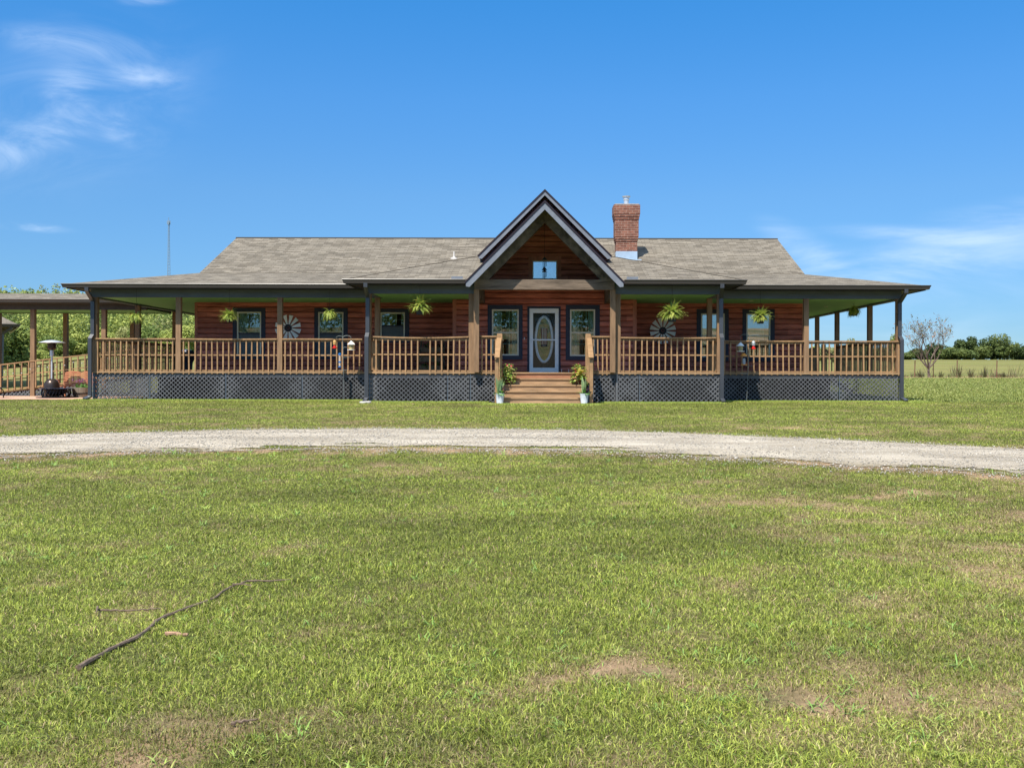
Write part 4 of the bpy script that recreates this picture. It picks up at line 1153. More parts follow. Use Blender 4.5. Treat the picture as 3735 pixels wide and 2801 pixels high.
def bucket(u_, lb, seed, side):
    y_ = 26.98; x_ = X(u_, y_); z_ = .014
    r = thing('bucket_planter', (x_, y_, z_), lb, 'potted plant', 'white buckets at the foot of the steps')
    m = MB(); m.lathe([(.085, 0), (.088, .005), (.118, .262), (.124, .265), (.124, .28), (.112, .28), (.108, .25)], (x_, y_, z_), 20); m.build('bucket', WPOT, r)
    m = MB(); m.lathe([(.10, .24), (.105, .25), (.01, .255)], (x_, y_, z_), 16); m.build('soil', SOIL, r)
    g = random.Random(seed); V = []; Fq = []; Cc = []
    for k in range(12): leaf(V, Fq, Cc, (x_ - .02 * side + g.uniform(-.04, .04), y_ + g.uniform(-.04, .04), z_ + .25), g.uniform(0, 6.28), g.uniform(1.2, 1.5), g.uniform(.34, .54), .065, (.34, .46, .22), .1)
    for k in range(40): leaf(V, Fq, Cc, (x_ + g.uniform(-.07, .07), y_ + g.uniform(-.07, .07), z_ + .25), g.uniform(0, 6.28), g.uniform(.2, 1.1), g.uniform(.14, .25), .045, (.20, .40, .08), -1.2)
    plantmesh(V, Fq, Cc, 'spiky_leaves', r)
    V = []; Fq = []; Cc = []
    for k in range(60): 
        a_ = g.uniform(0, 6.28); leaf(V, Fq, Cc, (x_ + .08 + g.gauss(0, .055), y_ + g.gauss(0, .05), z_ + .28 + g.uniform(0, .2)), a_, g.uniform(-.4, .9), g.uniform(.05, .09), .045, (.06, .03, .045), -.8, 2)
    plantmesh(V, Fq, Cc, 'purple_leaves', r)
bucket(1823.5, 'white bucket of snake plant and purple leaves at left foot of the steps', 3, 1)
bucket(2131, 'white bucket of snake plant and dark foliage at right foot of the steps', 8, 1)
def redpot(u_, lb, seed, croton):
    k_ = 2; y_ = yE - k_ * TD + .12 - .0; z_ = DZ - k_ * RI + .002; x_ = X(u_, y_)
    r = thing('red_flower_pot', (x_, y_, z_), lb, 'potted plant', 'dark red flower pots on the steps')
    m = MB(); m.lathe([(.065, 0), (.085, .15), (.095, .155), (.095, .185), (.085, .185)], (x_, y_, z_), 18); m.build('pot', REDPOT, r)
    g = random.Random(seed); V = []; Fq = []; Cc = []
    for k in range(330):
        a_ = g.uniform(0, 6.28); rr = g.uniform(.02, .20); hh = g.uniform(.12, .52) if g.random() < .75 else g.uniform(-.02, .2)
        if hh < .2: rr = g.uniform(.12, .22)
        if hh > .45: rr *= .6
        col = (.30, .44, .08) if g.random() < .6 else ((.52, .56, .17) if g.random() < .6 else (.30, .18, .10))
        leaf(V, Fq, Cc, (x_ + rr * math.cos(a_), y_ + rr * math.sin(a_) * .8, z_ + .05 + hh), a_ + g.uniform(-.6, .6), g.uniform(-.5, .7), g.uniform(.07, .12), g.uniform(.05, .08), col, -1, 3)
    plantmesh(V, Fq, Cc, 'foliage', r)
    if croton:
        V = []; Fq = []; Cc = []
        for k in range(12): leaf(V, Fq, Cc, (x_ + .02, y_ - .10, z_ + .27), -math.pi / 2 + (k / 11 - .5) * 3.0, g.uniform(.15, 1.25), g.uniform(.20, .27), .10, (.85, .70, .20), -.7, 5)
        plantmesh(V, Fq, Cc, 'yellow_leaves', r)
    m = MB()
    fl = ((-.02, .56), (-.10, .44), (-.09, .36)) if croton else ((-.03, .54), (.10, .52), (-.02, .51))
    for fx_, fz_ in fl:
        for j in range(5):
            a_ = j * 1.257; m.lathe([(.004, -.012), (.02, .0), (.006, .014)], (x_ + fx_ + .016 * math.cos(a_), y_ - .08, z_ + fz_ + .016 * math.sin(a_)), 6)
    m.build('flowers', M('pink_petals', (.75, .03, .16), .5), r)
redpot(1853, 'dark red pot of bushy mixed greenery with pink flowers, left on the steps', 4, False)
redpot(2111, 'dark red pot with big yellow leaves and pink flowers, right on the steps', 6, True)

# flat stone under the downspout
gx, gy = X(1333, 27.6), 27.55
m = MB(); pr = []
for k in range(14):
    a_ = 2 * math.pi * k / 14; rr = 1 + .12 * math.sin(3 * a_ + 1) + rnd.uniform(-.07, .07); pr.append((gx + .165 * rr * math.cos(a_), gy + .24 * rr * math.sin(a_)))
lo = [(x, y, -.03) for x, y in pr]; mid = [(x, y, .035) for x, y in pr]; top = [(gx + (x - gx) * .86, gy + (y - gy) * .86, .055 + .01 * math.sin(9 * x)) for x, y in pr]
for A_, B_ in ((lo, mid), (mid, top)):
    for k in range(14): m.face([A_[k], A_[(k + 1) % 14], B_[(k + 1) % 14], B_[k]])
m.face(top)
m.build('splash_stone', STONE, label='pale flat stone on the grass under the downspout left of the entry', category='stone')

def crook(mb, x, y, z, dx_, rise, drop, r=.007):
    pts = []
    for k in range(9):
        t = k / 8; a_ = math.pi * t; pts.append((x + dx_ * (1 - math.cos(a_)) / 2, y, z + rise * math.sin(a_) - drop * max(0, t - .75) * 2))
    mb.tube(pts, r, 5)
    return pts[-1]
def feeder_pole(u0_, v0_, u1_, v1_, y_, lb, r_=.007):
    x0_, x1_ = X(u0_, y_), X(u1_, y_); z1_ = Z(v1_, y_, u1_)
    r = thing('shepherd_hook', (x0_, y_, 0), lb, 'shepherd hook', 'shepherd hooks with bird feeders')
    m = MB(); m.tube([(x0_, y_, -.1), (x1_, y_, z1_)], r_, 6); m.build('pole', POLE, r)
    return r, x0_, x1_, z1_
def lantern_feeder(x, y, z, lb, s=1.):
    r = thing('lantern_bird_feeder', (x, y, z), lb, 'bird feeder', 'lantern bird feeders')
    m = MB(); m.lathe([(.12 * s, .17 * s), (.10 * s, .19 * s), (.045 * s, .245 * s), (.03 * s, .25 * s), (.03 * s, .27 * s), (.005, .28 * s)], (x, y, z), 14); m.build('roof', GALV, r)
    m = MB(); m.lathe([(.06 * s, .02 * s), (.075 * s, .10 * s), (.075 * s, .169 * s)], (x, y, z), 12); m.build('seed_hopper', SEED, r)
    m = MB(); m.lathe([(.115 * s, 0), (.12 * s, .008), (.12 * s, .018), (.06 * s, .019)], (x, y, z), 14); m.build('tray', GALV, r)
    m = MB(); m.tube([(x, y, z + .27 * s), (x, y, z + .34 * s)], .003, 4); m.build('wire', BLACK, r)
    return r
def nectar_feeder(x, y, z, lb, body):
    r = thing('hummingbird_feeder', (x, y, z), lb, 'bird feeder', 'hummingbird feeders')
    m = MB(); m.lathe([(.03, .0), (.075, .012), (.08, .03), (.06, .045), (.035, .05), (.035, .10)], (x, y, z), 14); m.build('base', REDP, r)
    m = MB(); m.lathe([(.034, .101), (.05, .13), (.055, .21), (.04, .235), (.03, .26)], (x, y, z), 12); m.build('bottle', body, r)
    return r
# left pole
yp = 29.45
hk, x0_, x1_, z1_ = feeder_pole(1255, 1466, 1250, 1229, yp, 'slim shepherd hook with two curved arms in front of the left wing railing')
m = MB(); eL_ = crook(m, x1_, yp, z1_ - .02, -.20, .05, .02); eR_ = crook(m, x1_, yp, z1_ - .02, .25, .06, .02); m.tube([(x1_, yp, 1.55), (x1_ + .05, yp, 1.62), (x1_ + .12, yp, 1.6)], .006, 5)
m.tube([(x1_ - .12, yp, .92), (x1_ + .12, yp, .93)], .006, 5); m.tube([(x1_ - .03, yp, 1.30), (x1_ + .24, yp, 1.31)], .005, 5); m.build('hook_arm', POLE, hk)
def nz(v_, u_): return Z(v_, yp, u_)
nectar_feeder(X(1220.5, yp), yp, nz(1272, 1220), 'amber hummingbird feeder with red base hanging before the left wing railing', AMBER)
lantern_feeder(X(1281, yp), yp, nz(1277.5, 1281), 'white lantern bird feeder hanging right of the left shepherd hook')
xb, zb_ = X(1239.5, yp), nz(1340, 1239)
tf = thing('tube_bird_feeder', (xb, yp, zb_), 'tall narrow blue capped tube bird feeder on the left shepherd hook', 'bird feeder')
m = MB(); m.lathe([(.035, .04), (.035, .36)], (xb, yp, zb_), 10); m.build('seed_tube', M('seed_in_clear_tube', (.5, .4, .32), .4, var=.4, scale=40), tf)
m = MB(); m.lathe([(.045, 0), (.045, .038)], (xb, yp, zb_), 10); m.lathe([(.045, .362), (.048, .41), (.01, .43)], (xb, yp, zb_), 10); m.lathe([(.04, .14), (.04, .18)], (xb, yp, zb_), 10); m.build('cap', BLUEP, tf)
m = MB(); m.tube([(xb, yp, zb_ + .43), (xb - .005, yp, zb_ + .50), (x1_, yp, zb_ + .50)], .003, 4); m.build('wire', BLACK, tf)
# right pole
hk, x0_, x1_, z1_ = feeder_pole(2723, 1461, 2734, 1226, yp, 'leaning pale shepherd hook in front of the right wing railing')
m = MB(); crook(m, x1_, yp, z1_ + .0, -.27, .05, .02); crook(m, x1_, yp, z1_, .29, .04, .05)
m.tube([(X(2701, yp), yp, z1_ + .01), (X(2701, yp), yp, Z(1256, yp))], .005, 5); m.tube([(x1_ - .02, yp, 1.62), (x1_ - .08, yp, 1.69), (X(2715, yp), yp, 1.62)], .005, 5)
m.tube([(x1_ - .11, yp, Z(1334, yp)), (x1_ + .09, yp, Z(1335, yp))], .006, 5)
m.bar((X(2700, yp), yp, Z(1358, yp)), (X(2727, yp), yp, Z(1360.5, yp)), .02, .01); m.bar((X(2700, yp), yp, Z(1361, yp)), (X(2727, yp), yp, Z(1363, yp)), .01, .006)
m.tube([(X(2748, yp), yp, Z(1236, yp)), (X(2748, yp), yp, Z(1252, yp))], .003, 4)
m.build('hook_arm', POLE, hk)
lantern_feeder(X(2701, yp), yp, Z(1283, yp, 2701), 'dark roofed lantern bird feeder full of seed on the right shepherd hook')
nectar_feeder(X(2748, yp), yp, Z(1275, yp, 2748), 'clear hummingbird feeder with red base and cap beside the right shepherd hook', CLEARP)
xb, zb_ = X(2713, yp), Z(1332, yp, 2713)
of = thing('orange_bird_feeder', (xb, yp, zb_), 'orange domed tube bird feeder with orange tray on the right shepherd hook', 'bird feeder')
m = MB(); m.lathe([(.10, 0), (.105, .012), (.10, .026), (.05, .028)], (xb, yp, zb_), 16); m.build('tray', ORANP, of)
m = MB(); m.lathe([(.05, .03), (.05, .17), (.035, .205)], (xb, yp, zb_), 12); m.build('seed_tube', CLEARP, of)
m = MB(); m.lathe([(.105, .27), (.10, .285), (.05, .335), (.012, .36)], (xb, yp, zb_), 16); m.build('dome', ORANP, of)
m = MB(); m.tube([(xb, yp, zb_ + .2), (xb, yp, zb_ + .42)], .004, 4); m.build('rod', BLACK, of)

# ================================================================== COVERED WALKWAY, RAMP, PATIO
YR = 34.5
wk = thing('covered_walkway', (-19, 35.6, 0), 'covered walkway with sloping wooden ramp rails joining the left end of the porch', 'walkway')
zx = lambda x: 1.09 + (x + 19.05) * .118           # top of the ramp rail
m = MB(); m.slab([(-26, 34.0, 3.36), (-14.3, 34.0, 3.36), (-14.3, 35.65, 3.68), (-26, 35.65, 3.68)], .035, (1, 0, 0), (0, 1, .2)); m.slab([(-14.3, 37.3, 3.36), (-26, 37.3, 3.36), (-26, 35.65, 3.68), (-14.3, 35.65, 3.68)], .035, (1, 0, 0), (0, -1, .2)); m.build('roof', SHING, wk)
MB().sweep([(-26, 34.0), (-14.32, 34.0)], 3.36, gut, -1).build('gutter', GUTT, wk)
m = MB(); m.box(-26, -13.9, YR - .08, YR + .08, 3.02, 3.24); m.box(-26, -13.9, 36.62, 36.78, 3.02, 3.24); m.box(-26, -14.3, 34.02, YR - .081, 3.22, 3.24); split(m, 'beam', M('brown_beam_paint', (.07, .06, .055), .6, var=.2), wk)
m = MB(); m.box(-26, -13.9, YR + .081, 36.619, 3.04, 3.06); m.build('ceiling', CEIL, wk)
for x in (-22.8, -20.36, -17.87, -15.39):
    post(x, YR, z0=-.05, z1=3.02, name='post', par=wk); post(x + .07, 36.7, z0=-.05, z1=3.02, name='post', par=wk)
def ramp_rail(y, name='ramp_railing'):
    m = MB(); xa, xb_ = -22.5, -13.85
    m.bar((xa, y, zx(xa)), (xb_, y, zx(xb_)), .12, .036); root = m.build(name, WOOD, wk)
    m = MB(); m.bar((xa, y, zx(xa) - .44), (xb_, y, zx(xb_) - .44), .035, .035); m.bar((xa, y, zx(xa) - .90), (xb_, y, zx(xb_) - .90), .035, .04); m.build('lower_rail', WOOD, root)
    m = MB(); x = xa + .1
    while x < xb_: m.box(x - .018, x + .018, y - .055, y - .02, zx(x) - .94, zx(x) - .02); x += .245
    m.build('baluster', WOOD, root, kind='stuff')
ramp_rail(YR - .03); ramp_rail(36.7)
m = MB(); xa, xb_ = -22.5, -13.75
P = [(xa, zx(xa) - .95), (xb_, zx(xb_) - .93)]
m.face([(xa, YR, P[0][1]), (xb_, YR, P[1][1]), (xb_, 36.7, P[1][1]), (xa, 36.7, P[0][1])]); m.face([(xa, YR, P[0][1] - .04), (xa, 36.7, P[0][1] - .04), (xb_, 36.7, P[1][1] - .04), (xb_, YR, P[1][1] - .04)])
m.face([(xa, YR, P[0][1] - .04), (xb_, YR, P[1][1] - .04), (xb_, YR, P[1][1]), (xa, YR, P[0][1])]); m.build('ramp_deck', DECKW, wk)
def strips(mb, xa, xb_, y, ztop, pitch=.1335):
    for sg, dy in ((1, 0), (-1, .008)):
        x = xa - 1
        while x < xb_ + 1:
            # clip segment between z=0 and ramp line
            pts = []
            for k in range(40):
                t = k / 39; xx = x + sg * t * .9; z = t * .9
                if xa < xx < xb_ and z < ztop(xx): pts.append((xx, z))
            if len(pts) > 2: mb.bar((pts[0][0], y + dy, pts[0][1]), (pts[-1][0], y + dy, pts[-1][1]), .006, .04, up=(0, 0, 1)) if False else mb.bar((pts[0][0], y + dy, pts[0][1]), (pts[-1][0], y + dy, pts[-1][1]), .04, .006, up=(0, 1, 0))
            x += pitch
m = MB(); strips(m, -22.4, -13.8, YR - .02, lambda x: zx(x) - 1.0); m.build('lattice_panel', LATT, wk)

# small outbuilding beyond
ob = thing('outbuilding', (-28, 47, 0), 'corner of a small shingled outbuilding behind the left end of the walkway', 'building')
m = MB(); e0, e1, e2, e3 = (-31.6, 39.2, 2.98), (-23.5, 44, 2.98), (-28.0, 51.6, 2.98), (-36.1, 46.8, 2.98); r0, r1 = (-31.6, 44.3, 4.6), (-28.0, 46.5, 4.6)
q_ = Vector((.86, .51, 0)); w_v = Vector((-.51, .86, 0))
m.slab([e0, e1, r1, r0], .04, q_, (-.51, .86, .45)); m.slab([e1, e2, r1], .04, w_v, (-.86, -.51, .45)); m.slab([e2, e3, r0, r1], .04, q_, (.51, -.86, .45)); m.slab([e3, e0, r0], .04, w_v, (.86, .51, .45))
m.build('roof', SHING, ob)
m = MB(); m.sweep([e0[:2], e1[:2], e2[:2]], 2.98, gut, -1); m.build('gutter', GUTT, ob)
b0 = Vector((-31.3, 39.9, 0)); b1 = Vector((-24.35, 44.03, 0))
m = MB(); siding(m, lambda x, z, o: tuple(b0 + q_ * x - w_v * o + Vector((0, 0, z))), .15, 2.9, const(0), const((b1 - b0).length), []); siding(m, lambda x, z, o: tuple(b1 + w_v * x + q_ * o + Vector((0, 0, z))), .15, 2.9, const(0), const(7.6), []); m.build('wall', SIDE, ob)
m = MB(); m.tube([(-23.7, 43.95, 2.85), (-23.75, 43.95, 2.78), (-24.2, 44.05, 2.55), (-24.25, 44.05, .3)], .08, 4, rot=R(45)); m.build('downspout', SPOUT, ob)

# patio sheet
m = MB(); N = 30
for k in range(N):
    xa, xb_ = -24 + 10.05 * k / N, -24 + 10.05 * (k + 1) / N
    fa = lambda x: 30.15 + .12 * math.sin(x * 3.1) + .08 * math.sin(x * 7.7)
    m.face([(xa, fa(xa), .012), (xb_, fa(xb_), .012), (xb_, 34.42, .012), (xa, 34.42, .012)])
m.build('patio', PATIO, kind='structure')
# patio heater
hx, hy = X(189, 33.0), 33.0
ht = thing('patio_heater', (hx, hy, .012), 'freestanding patio heater with wide silver reflector and dark bronze base', 'patio heater')
m = MB(); m.lathe([(.235, 0), (.24, .03), (.24, .42), (.20, .52), (.13, .60), (.03, .62)], (hx, hy, .012), 24); m.build('base', HEATB, ht, smooth=True)
m = MB(); m.lathe([(.03, .62), (.03, 1.35), (.06, 1.37), (.06, 1.56), (.035, 1.57)], (hx, hy, .012), 14); m.build('pole', STEEL, ht)
m = MB(); m.lathe([(.10, 1.58), (.135, 1.63), (.14, 1.78), (.13, 1.80), (.03, 1.81)], (hx, hy, .012), 20); m.build('burner', HEATB, ht)
m = MB(); m.lathe([(.42, 1.815), (.42, 1.82), (.20, 1.885), (.06, 1.905), (.01, 1.91)], (hx, hy, .012), 28); m.build('reflector', STEEL, ht, smooth=True)
# slatted bench
bx, by = X(280, 33.75), 33.8
bn = thing('slatted_bench', (bx, by, .012), 'orange stained wooden slatted bench beside the patio heater', 'bench')
m = MB()
for k in range(7):
    z_ = .40 + k * .063; y_ = by + .18 + k * .015; dx_ = .56
    m.box(bx - dx_, bx + dx_, y_, y_ + .02, z_, z_ + .047)
n = 16
for k in range(n):
    t0, t1 = k / n, (k + 1) / n; f_ = lambda t: .845 + .045 * abs(math.sin(t * math.pi * 2))
    a_, b_ = bx - .56 + 1.12 * t0, bx - .56 + 1.12 * t1
    m.face([(a_, by + .29, .84), (b_, by + .29, .84), (b_, by + .29, f_(t1)), (a_, by + .29, f_(t0))])
m.build('backrest', ORANGE, bn)
m = MB()
for k in range(5): m.box(bx - .56, bx + .56, by - .27 + k * .09, by - .20 + k * .09, .36, .38)
m.build('seat', ORANGE, bn)
m = MB()
for sg in (-1, 1):
    for dy in (-.25, .2): m.box(bx + sg * .53 - .03, bx + sg * .53 + .03, by + dy - .03, by + dy + .03, .012, .58 if dy < 0 else .359)
    m.box(bx + sg * .53 - .045, bx + sg * .53 + .045, by - .30, by + .16, .581, .61)
split(m, 'leg', ORANGE, bn)
# barrel planter
bx, by = X(299, 32.8), 32.8
bp_ = thing('barrel_planter', (bx, by, .012), 'weathered half barrel planter with purple flowers at the porch corner', 'planter')
m = MB(); m.lathe([(.25, 0), (.28, .14), (.31, .33), (.28, .33), (.27, .27)], (bx, by, .012), 24); m.build('barrel', BARREL, bp_)
m = MB(); m.lathe([(.275, .11), (.286, .11), (.292, .15), (.28, .15)], (bx, by, .012), 24); m.build('hoop', BLACK, bp_)
V = []; Fq = []; Cc = []; g = random.Random(3)
for k in range(90): leaf(V, Fq, Cc, (bx + g.gauss(0, .11), by + g.gauss(0, .09), .30), g.uniform(0, 6.3), g.uniform(.4, 1.5), g.uniform(.12, .24), .03, (.14, .28, .06), -.8, 3)
plantmesh(V, Fq, Cc, 'foliage', bp_)
V = []; Fq = []; Cc = []
for k in range(70): leaf(V, Fq, Cc, (bx + g.gauss(0, .13), by + g.gauss(0, .08), .50 + g.uniform(0, .12)), g.uniform(0, 6.3), g.uniform(-.4, 1.4), .04, .035, (.30, .10, .30) if g.random() < .7 else (.6, .1, .2), -.8, 2)
plantmesh(V, Fq, Cc, 'flowers', bp_)
# fire pit and curved metal benches
fx_, fy_ = X(205, 32.2), 32.2
fp = thing('fire_pit', (fx_, fy_, .012), 'low black fire pit with cut-out mesh sides on the tan patio', 'fire pit')
m = MB(); m.lathe([(.56, 0), (.60, .01), (.60, .025), (.3, .04)], (fx_, fy_, .012), 28); m.build('tray', BLACK, fp)
m = MB(); g = random.Random(2)
for k in range(26):
    a_ = 2 * math.pi * k / 26; b_ = a_ + g.uniform(.12, .3) * g.choice((-1, 1))
    m.tube([(fx_ + .40 * math.cos(a_), fy_ + .40 * math.sin(a_), .04), (fx_ + .44 * math.cos((a_ + b_) / 2), fy_ + .44 * math.sin((a_ + b_) / 2), .15), (fx_ + .42 * math.cos(b_), fy_ + .42 * math.sin(b_), .29)], .016, 5)
m.build('mesh_side', BLACK, fp)
m = MB(); m.lathe([(.36, .26), (.52, .285), (.54, .30), (.52, .308), (.36, .27)], (fx_, fy_, .012), 28); m.build('rim', M('blue_black_metal', (.03, .035, .06), .25, .5), fp)
m = MB(); m.lathe([(.12, .06), (.30, .14), (.36, .25), (.34, .25), (.1, .1)], (fx_, fy_, .012), 20); m.build('bowl', BLACK, fp)
tx_, ty_ = X(-28, 31.9), 31.9
sb = thing('metal_side_bench', (tx_, ty_, .012), 'dark metal bench with curved legs cut off by the left edge of the picture', 'bench')
m = MB(); m.box(tx_ - .55, tx_ + .52, ty_ - .2, ty_ + .2, .33, .352); m.build('seat', M('blue_black_seat', (.03, .035, .06), .25, .5), sb)
for sg in (-1, 1):
    m = MB(); xx = tx_ + sg * .36; m.tube([(xx - sg * .12, ty_, .33), (xx - sg * .02, ty_, .27), (xx + sg * .02, ty_, .16), (xx, ty_, .04), (xx - sg * .0, ty_, .014)], .018, 6); m.box(xx - .08, xx + .08, ty_ - .17, ty_ + .17, .012, .024); split(m, 'leg', BLACK, sb)
# string lights along the ramp rail
sl = thing('string_lights', (-17, 34.2, 1), 'white bulbs of a string light draped along the ramp railing', 'string lights')
m = MB(); m2 = MB(); pts = []
for k in range(61):
    x = -20 + k * .1; ph = (k % 12) / 12; z_ = zx(x) - .12 - .10 * math.sin(ph * math.pi) - (.08 if x > -18 else .15); pts.append((x, 34.36, z_))
    if k % 3 == 0: m2.lathe([(.006, -.035), (.02, -.02), (.02, -.005), (.008, .0)], pts[-1], 7)
m.tube(pts, .004, 4); m.build('cable', BLACK, sl); m2.build('bulb', WHITEP, sl)
# a few things on the left porch and beyond
def grill(x, y, lb):
    r = thing('covered_grill', (x, y, DZ), lb, 'grill')
    m = MB(); m.lathe([(.22, .0), (.24, .35), (.32, .55), (.33, .72), (.25, .84), (.05, .88)], (x, y, DZ), 16, 1.2, .8); m.build('cover', M('blue_black_cover', (.03, .04, .08), .4), r)
grill(X(676, 38.5), 38.5, 'dark blue covered grill on the rear left of the porch, seen through the railing')

# radio mast
ty = 400; tx0 = X(614, ty)
mast = MB(); zb0 = h1(tx0, ty); zt0 = Z(808, ty)
def leg_at(k, z):
    t = (z - zb0) / (zt0 - zb0); wdt = .62 * (1 - t) + .26
    a_ = k * 2.094 + .5; return (tx0 + wdt * math.cos(a_), ty + wdt * math.sin(a_), z)
for k in range(3): mast.tube([leg_at(k, zb0), leg_at(k, (zb0 + zt0) / 2), leg_at(k, zt0)], .10, 4)
nb = 34
for j in range(nb):
    za, zb2 = zb0 + (zt0 - zb0) * j / nb, zb0 + (zt0 - zb0) * (j + 1) / nb
    for k in range(3): mast.tube([leg_at(k, za), leg_at((k + 1) % 3, zb2)], .06, 3)
mast.tube([(tx0, ty, zt0), (tx0, ty, zt0 + 1.2)], .12, 4)
for k in range(4): a_ = k * 1.57 + .3; mast.box(tx0 + .5 * math.cos(a_) - .15, tx0 + .5 * math.cos(a_) + .15, ty + .5 * math.sin(a_) - .1, ty + .5 * math.sin(a_) + .1, zt0 - 1.6, zt0 - .1)
mast.build('radio_mast', M('pale_mast_metal', (.22, .30, .38), .5), label='thin distant lattice radio mast rising behind the left roof', category='mast')

# ================================================================== DRIVEWAY EDGES
kk = 3735 / 2212
E = [(0, 948, 992), (200, 939, 985), (400, 931, 974), (600, 927, 972), (800, 926, 975), (1100, 929, 981), (1300, 933, 981), (1500, 938, 986), (1850, 950, 1003), (2050, 959, 1017), (2212, 968, 1032)]
fa = np.array([ground_hit(a * kk, b * kk) for a, b, c in E]); na = np.array([ground_hit(a * kk, c * kk) for a, b, c in E])
pf = np.polyfit(fa[:, 0], fa[:, 1], 2); pn = np.polyfit(na[:, 0], na[:, 1], 2)
def clampx(x): return np.clip(x, -16, 16)
def yfar(x):
    xc = clampx(x); d_ = 2 * pf[0] * xc + pf[1]; return np.polyval(pf, xc) + d_ * (x - xc) * .8
def ynear(x):
    xc = clampx(x); d_ = 2 * pn[0] * xc + pn[1]; return np.polyval(pn, xc) + d_ * (x - xc) * .8
def edgef(x): return yfar(x) + (fbm(x, x * 0, 1.3, 3) - .5) * .35
def edgen(x): return ynear(x) + (fbm(x, x * 0 + 5, .7, 8) - .5) * 1.1 + (fbm(x, x * 0 + 9, 3.0, 2) - .5) * .4 + .12

# ================================================================== GROUND
def axis(dense0, dense1, step, lo, hi, grow=1.18):
    a = list(np.arange(dense0, dense1 + 1e-6, step)); s = step; x = dense1
    while x < hi: s *= grow; x += s; a.append(min(x, hi))
    s = step; x = dense0; b = []
    while x > lo: s *= grow; x -= s; b.append(max(x, lo))
    return np.array(b[::-1] + a)
gxs = axis(-18, 18, .25, -2600, 2600); gys = axis(0, 36, .25, -500, 3000, 1.06)
# keep moderate rows beyond the house for the field
GX, GY = np.meshgrid(gxs, gys); GZ = H(GX, GY)
BARE = [(2130, 2430, .5), (2230, 2500, .6), (2060, 2470, .4), (1330, 2540, .4), (1300, 2290, .35), (1230, 2300, .25), (2480, 2330, .25), (2600, 2420, .3), (2900, 2620, .5), (3050, 2700, .6), (1380, 2770, .5), (2250, 2700, .5), (3480, 2760, .5), (2400, 2440, .4), (2830, 2560, .4), (1120, 2310, .3), (1680, 2420, .25), (3300, 2560, .35), (2700, 2680, .4), (450, 2770, .4), (2300, 2420, .5)]
BAREW = [ground_hit(u_, v_) + (r_,) for u_, v_, r_ in BARE]
BAREW = [(a_, b_, c_ * .42) for a_, b_, c_ in BAREW]
def dryness(x, y):
    d = (fbm(x, y, .28, 1) - .5) * .7 + (fbm(x, y, 2.6, 21) - .5) * 2.1 + (fbm(x, y, 8., 3, 2) - .5) * .7 + .14
    d = d + .24 * ss((x - .12 * y) / 2.5) * ss((14 - y) / 6)          # right side of the foreground is drier
    for bx_, by_, r_ in BAREW: d = d + 1.25 * np.clip(fbm(x, y, 5.5, 31, 3) - .30, 0, 1) * np.exp(-(((x - bx_) / r_) ** 2 + ((y - by_) / (r_ * 1.2)) ** 2))
    en = ynear(x)
    d = d + .75 * np.exp(-((y - en) / .38) ** 2)
    lush = .35 * np.exp(-(((x + .6) / 2.6) ** 2 + ((y - 7) / 3) ** 2))
    d = d - lush - .15 * ss((y - 18) / 4) * ss((31 - y) / 3)
    return np.clip(d, 0, 1.3)
def lerp3(a, b, t): return np.asarray(a)[None, :] * (1 - t[:, None]) + np.asarray(b)[None, :] * t[:, None]
fx, fy = GX.ravel(), GY.ravel()
dr_ = dryness(fx, fy)
gc = lerp3((.085, .09, .028), (.34, .225, .135), np.clip(dr_, 0, 1))
gc = gc * (0.8 + .4 * fbm(fx, fy, .8, 5))[:, None]
# the pasture past the fence: paler olive, tan strip on the fence line
far = ss((fy - 33) / 6)
past = lerp3((.135, .15, .038), (.20, .18, .062), np.clip(fbm(fx, fy * 3, .05, 3) * 1.2, 0, 1))
past = past * (.75 + .5 * fbm(fx * .4, fy, .12, 15))[:, None]
gc = gc * (1 - far)[:, None] + past * far[:, None]
strip = np.exp(-((fy - 65.0) / 1.6) ** 2) * (fx > 5)
gc = gc * (1 - strip)[:, None] + np.array((.46, .30, .17)) * strip[:, None]
nx_, ny_ = len(gxs), len(gys)
idx = np.arange(nx_ * ny_).reshape(ny_, nx_)
q = np.stack([idx[:-1, :-1], idx[:-1, 1:], idx[1:, 1:], idx[1:, :-1]], -1).reshape(-1, 4)
npmesh('ground', np.stack([fx, fy, GZ.ravel()], -1), q.ravel(), np.full(len(q), 4), gc, GROUNDM, kind='structure')
# driveway
dxs = np.arange(-40, 46, .1); K = 44
f1, n1 = edgef(dxs), edgen(dxs)
T = np.linspace(0, 1, K)
DX, DT = np.meshgrid(dxs, T); DY = n1[None, :] * (1 - DT) + f1[None, :] * DT
jj = (vnoise(DX, DY, 3, 4) - .5) * .02
DZm = H(DX, DY) + .007 + .012 * (vnoise(DX, DY, 1.2, 9)) * np.sin(np.pi * DT)
idx = np.arange(len(dxs) * K).reshape(K, len(dxs)); q = np.stack([idx[:-1, :-1], idx[:-1, 1:], idx[1:, 1:], idx[1:, :-1]], -1).reshape(-1, 4)
def patchy(x, y):
    # grass and dirt islands biting into the gravel margin
    dep = (y - edgen(x)) / .75
    return (fbm(x * .55, y * 2.4, 1.5, 44) > .42 + .26 * dep) & (dep < 1)
qm = ~patchy(DX[:-1, :-1].ravel(), DY[:-1, :-1].ravel()); q = q[qm]
dcol = lerp3((.27, .225, .165), (.50, .435, .345), np.clip(fbm(DX.ravel(), DY.ravel() * 3, 1.2, 6) * 1.3 - .1, 0, 1))
edgeb = np.exp(-(DT.ravel() / (.05 + .16 * fbm(DX.ravel(), DX.ravel() * 0, .9, 2))) ** 2) + .6 * np.exp(-((1 - DT.ravel()) / .05) ** 2)
dcol = dcol * (1 - .7 * np.clip(edgeb, 0, 1))[:, None] + np.array((.20, .155, .085)) * (.7 * np.clip(edgeb, 0, 1))[:, None]
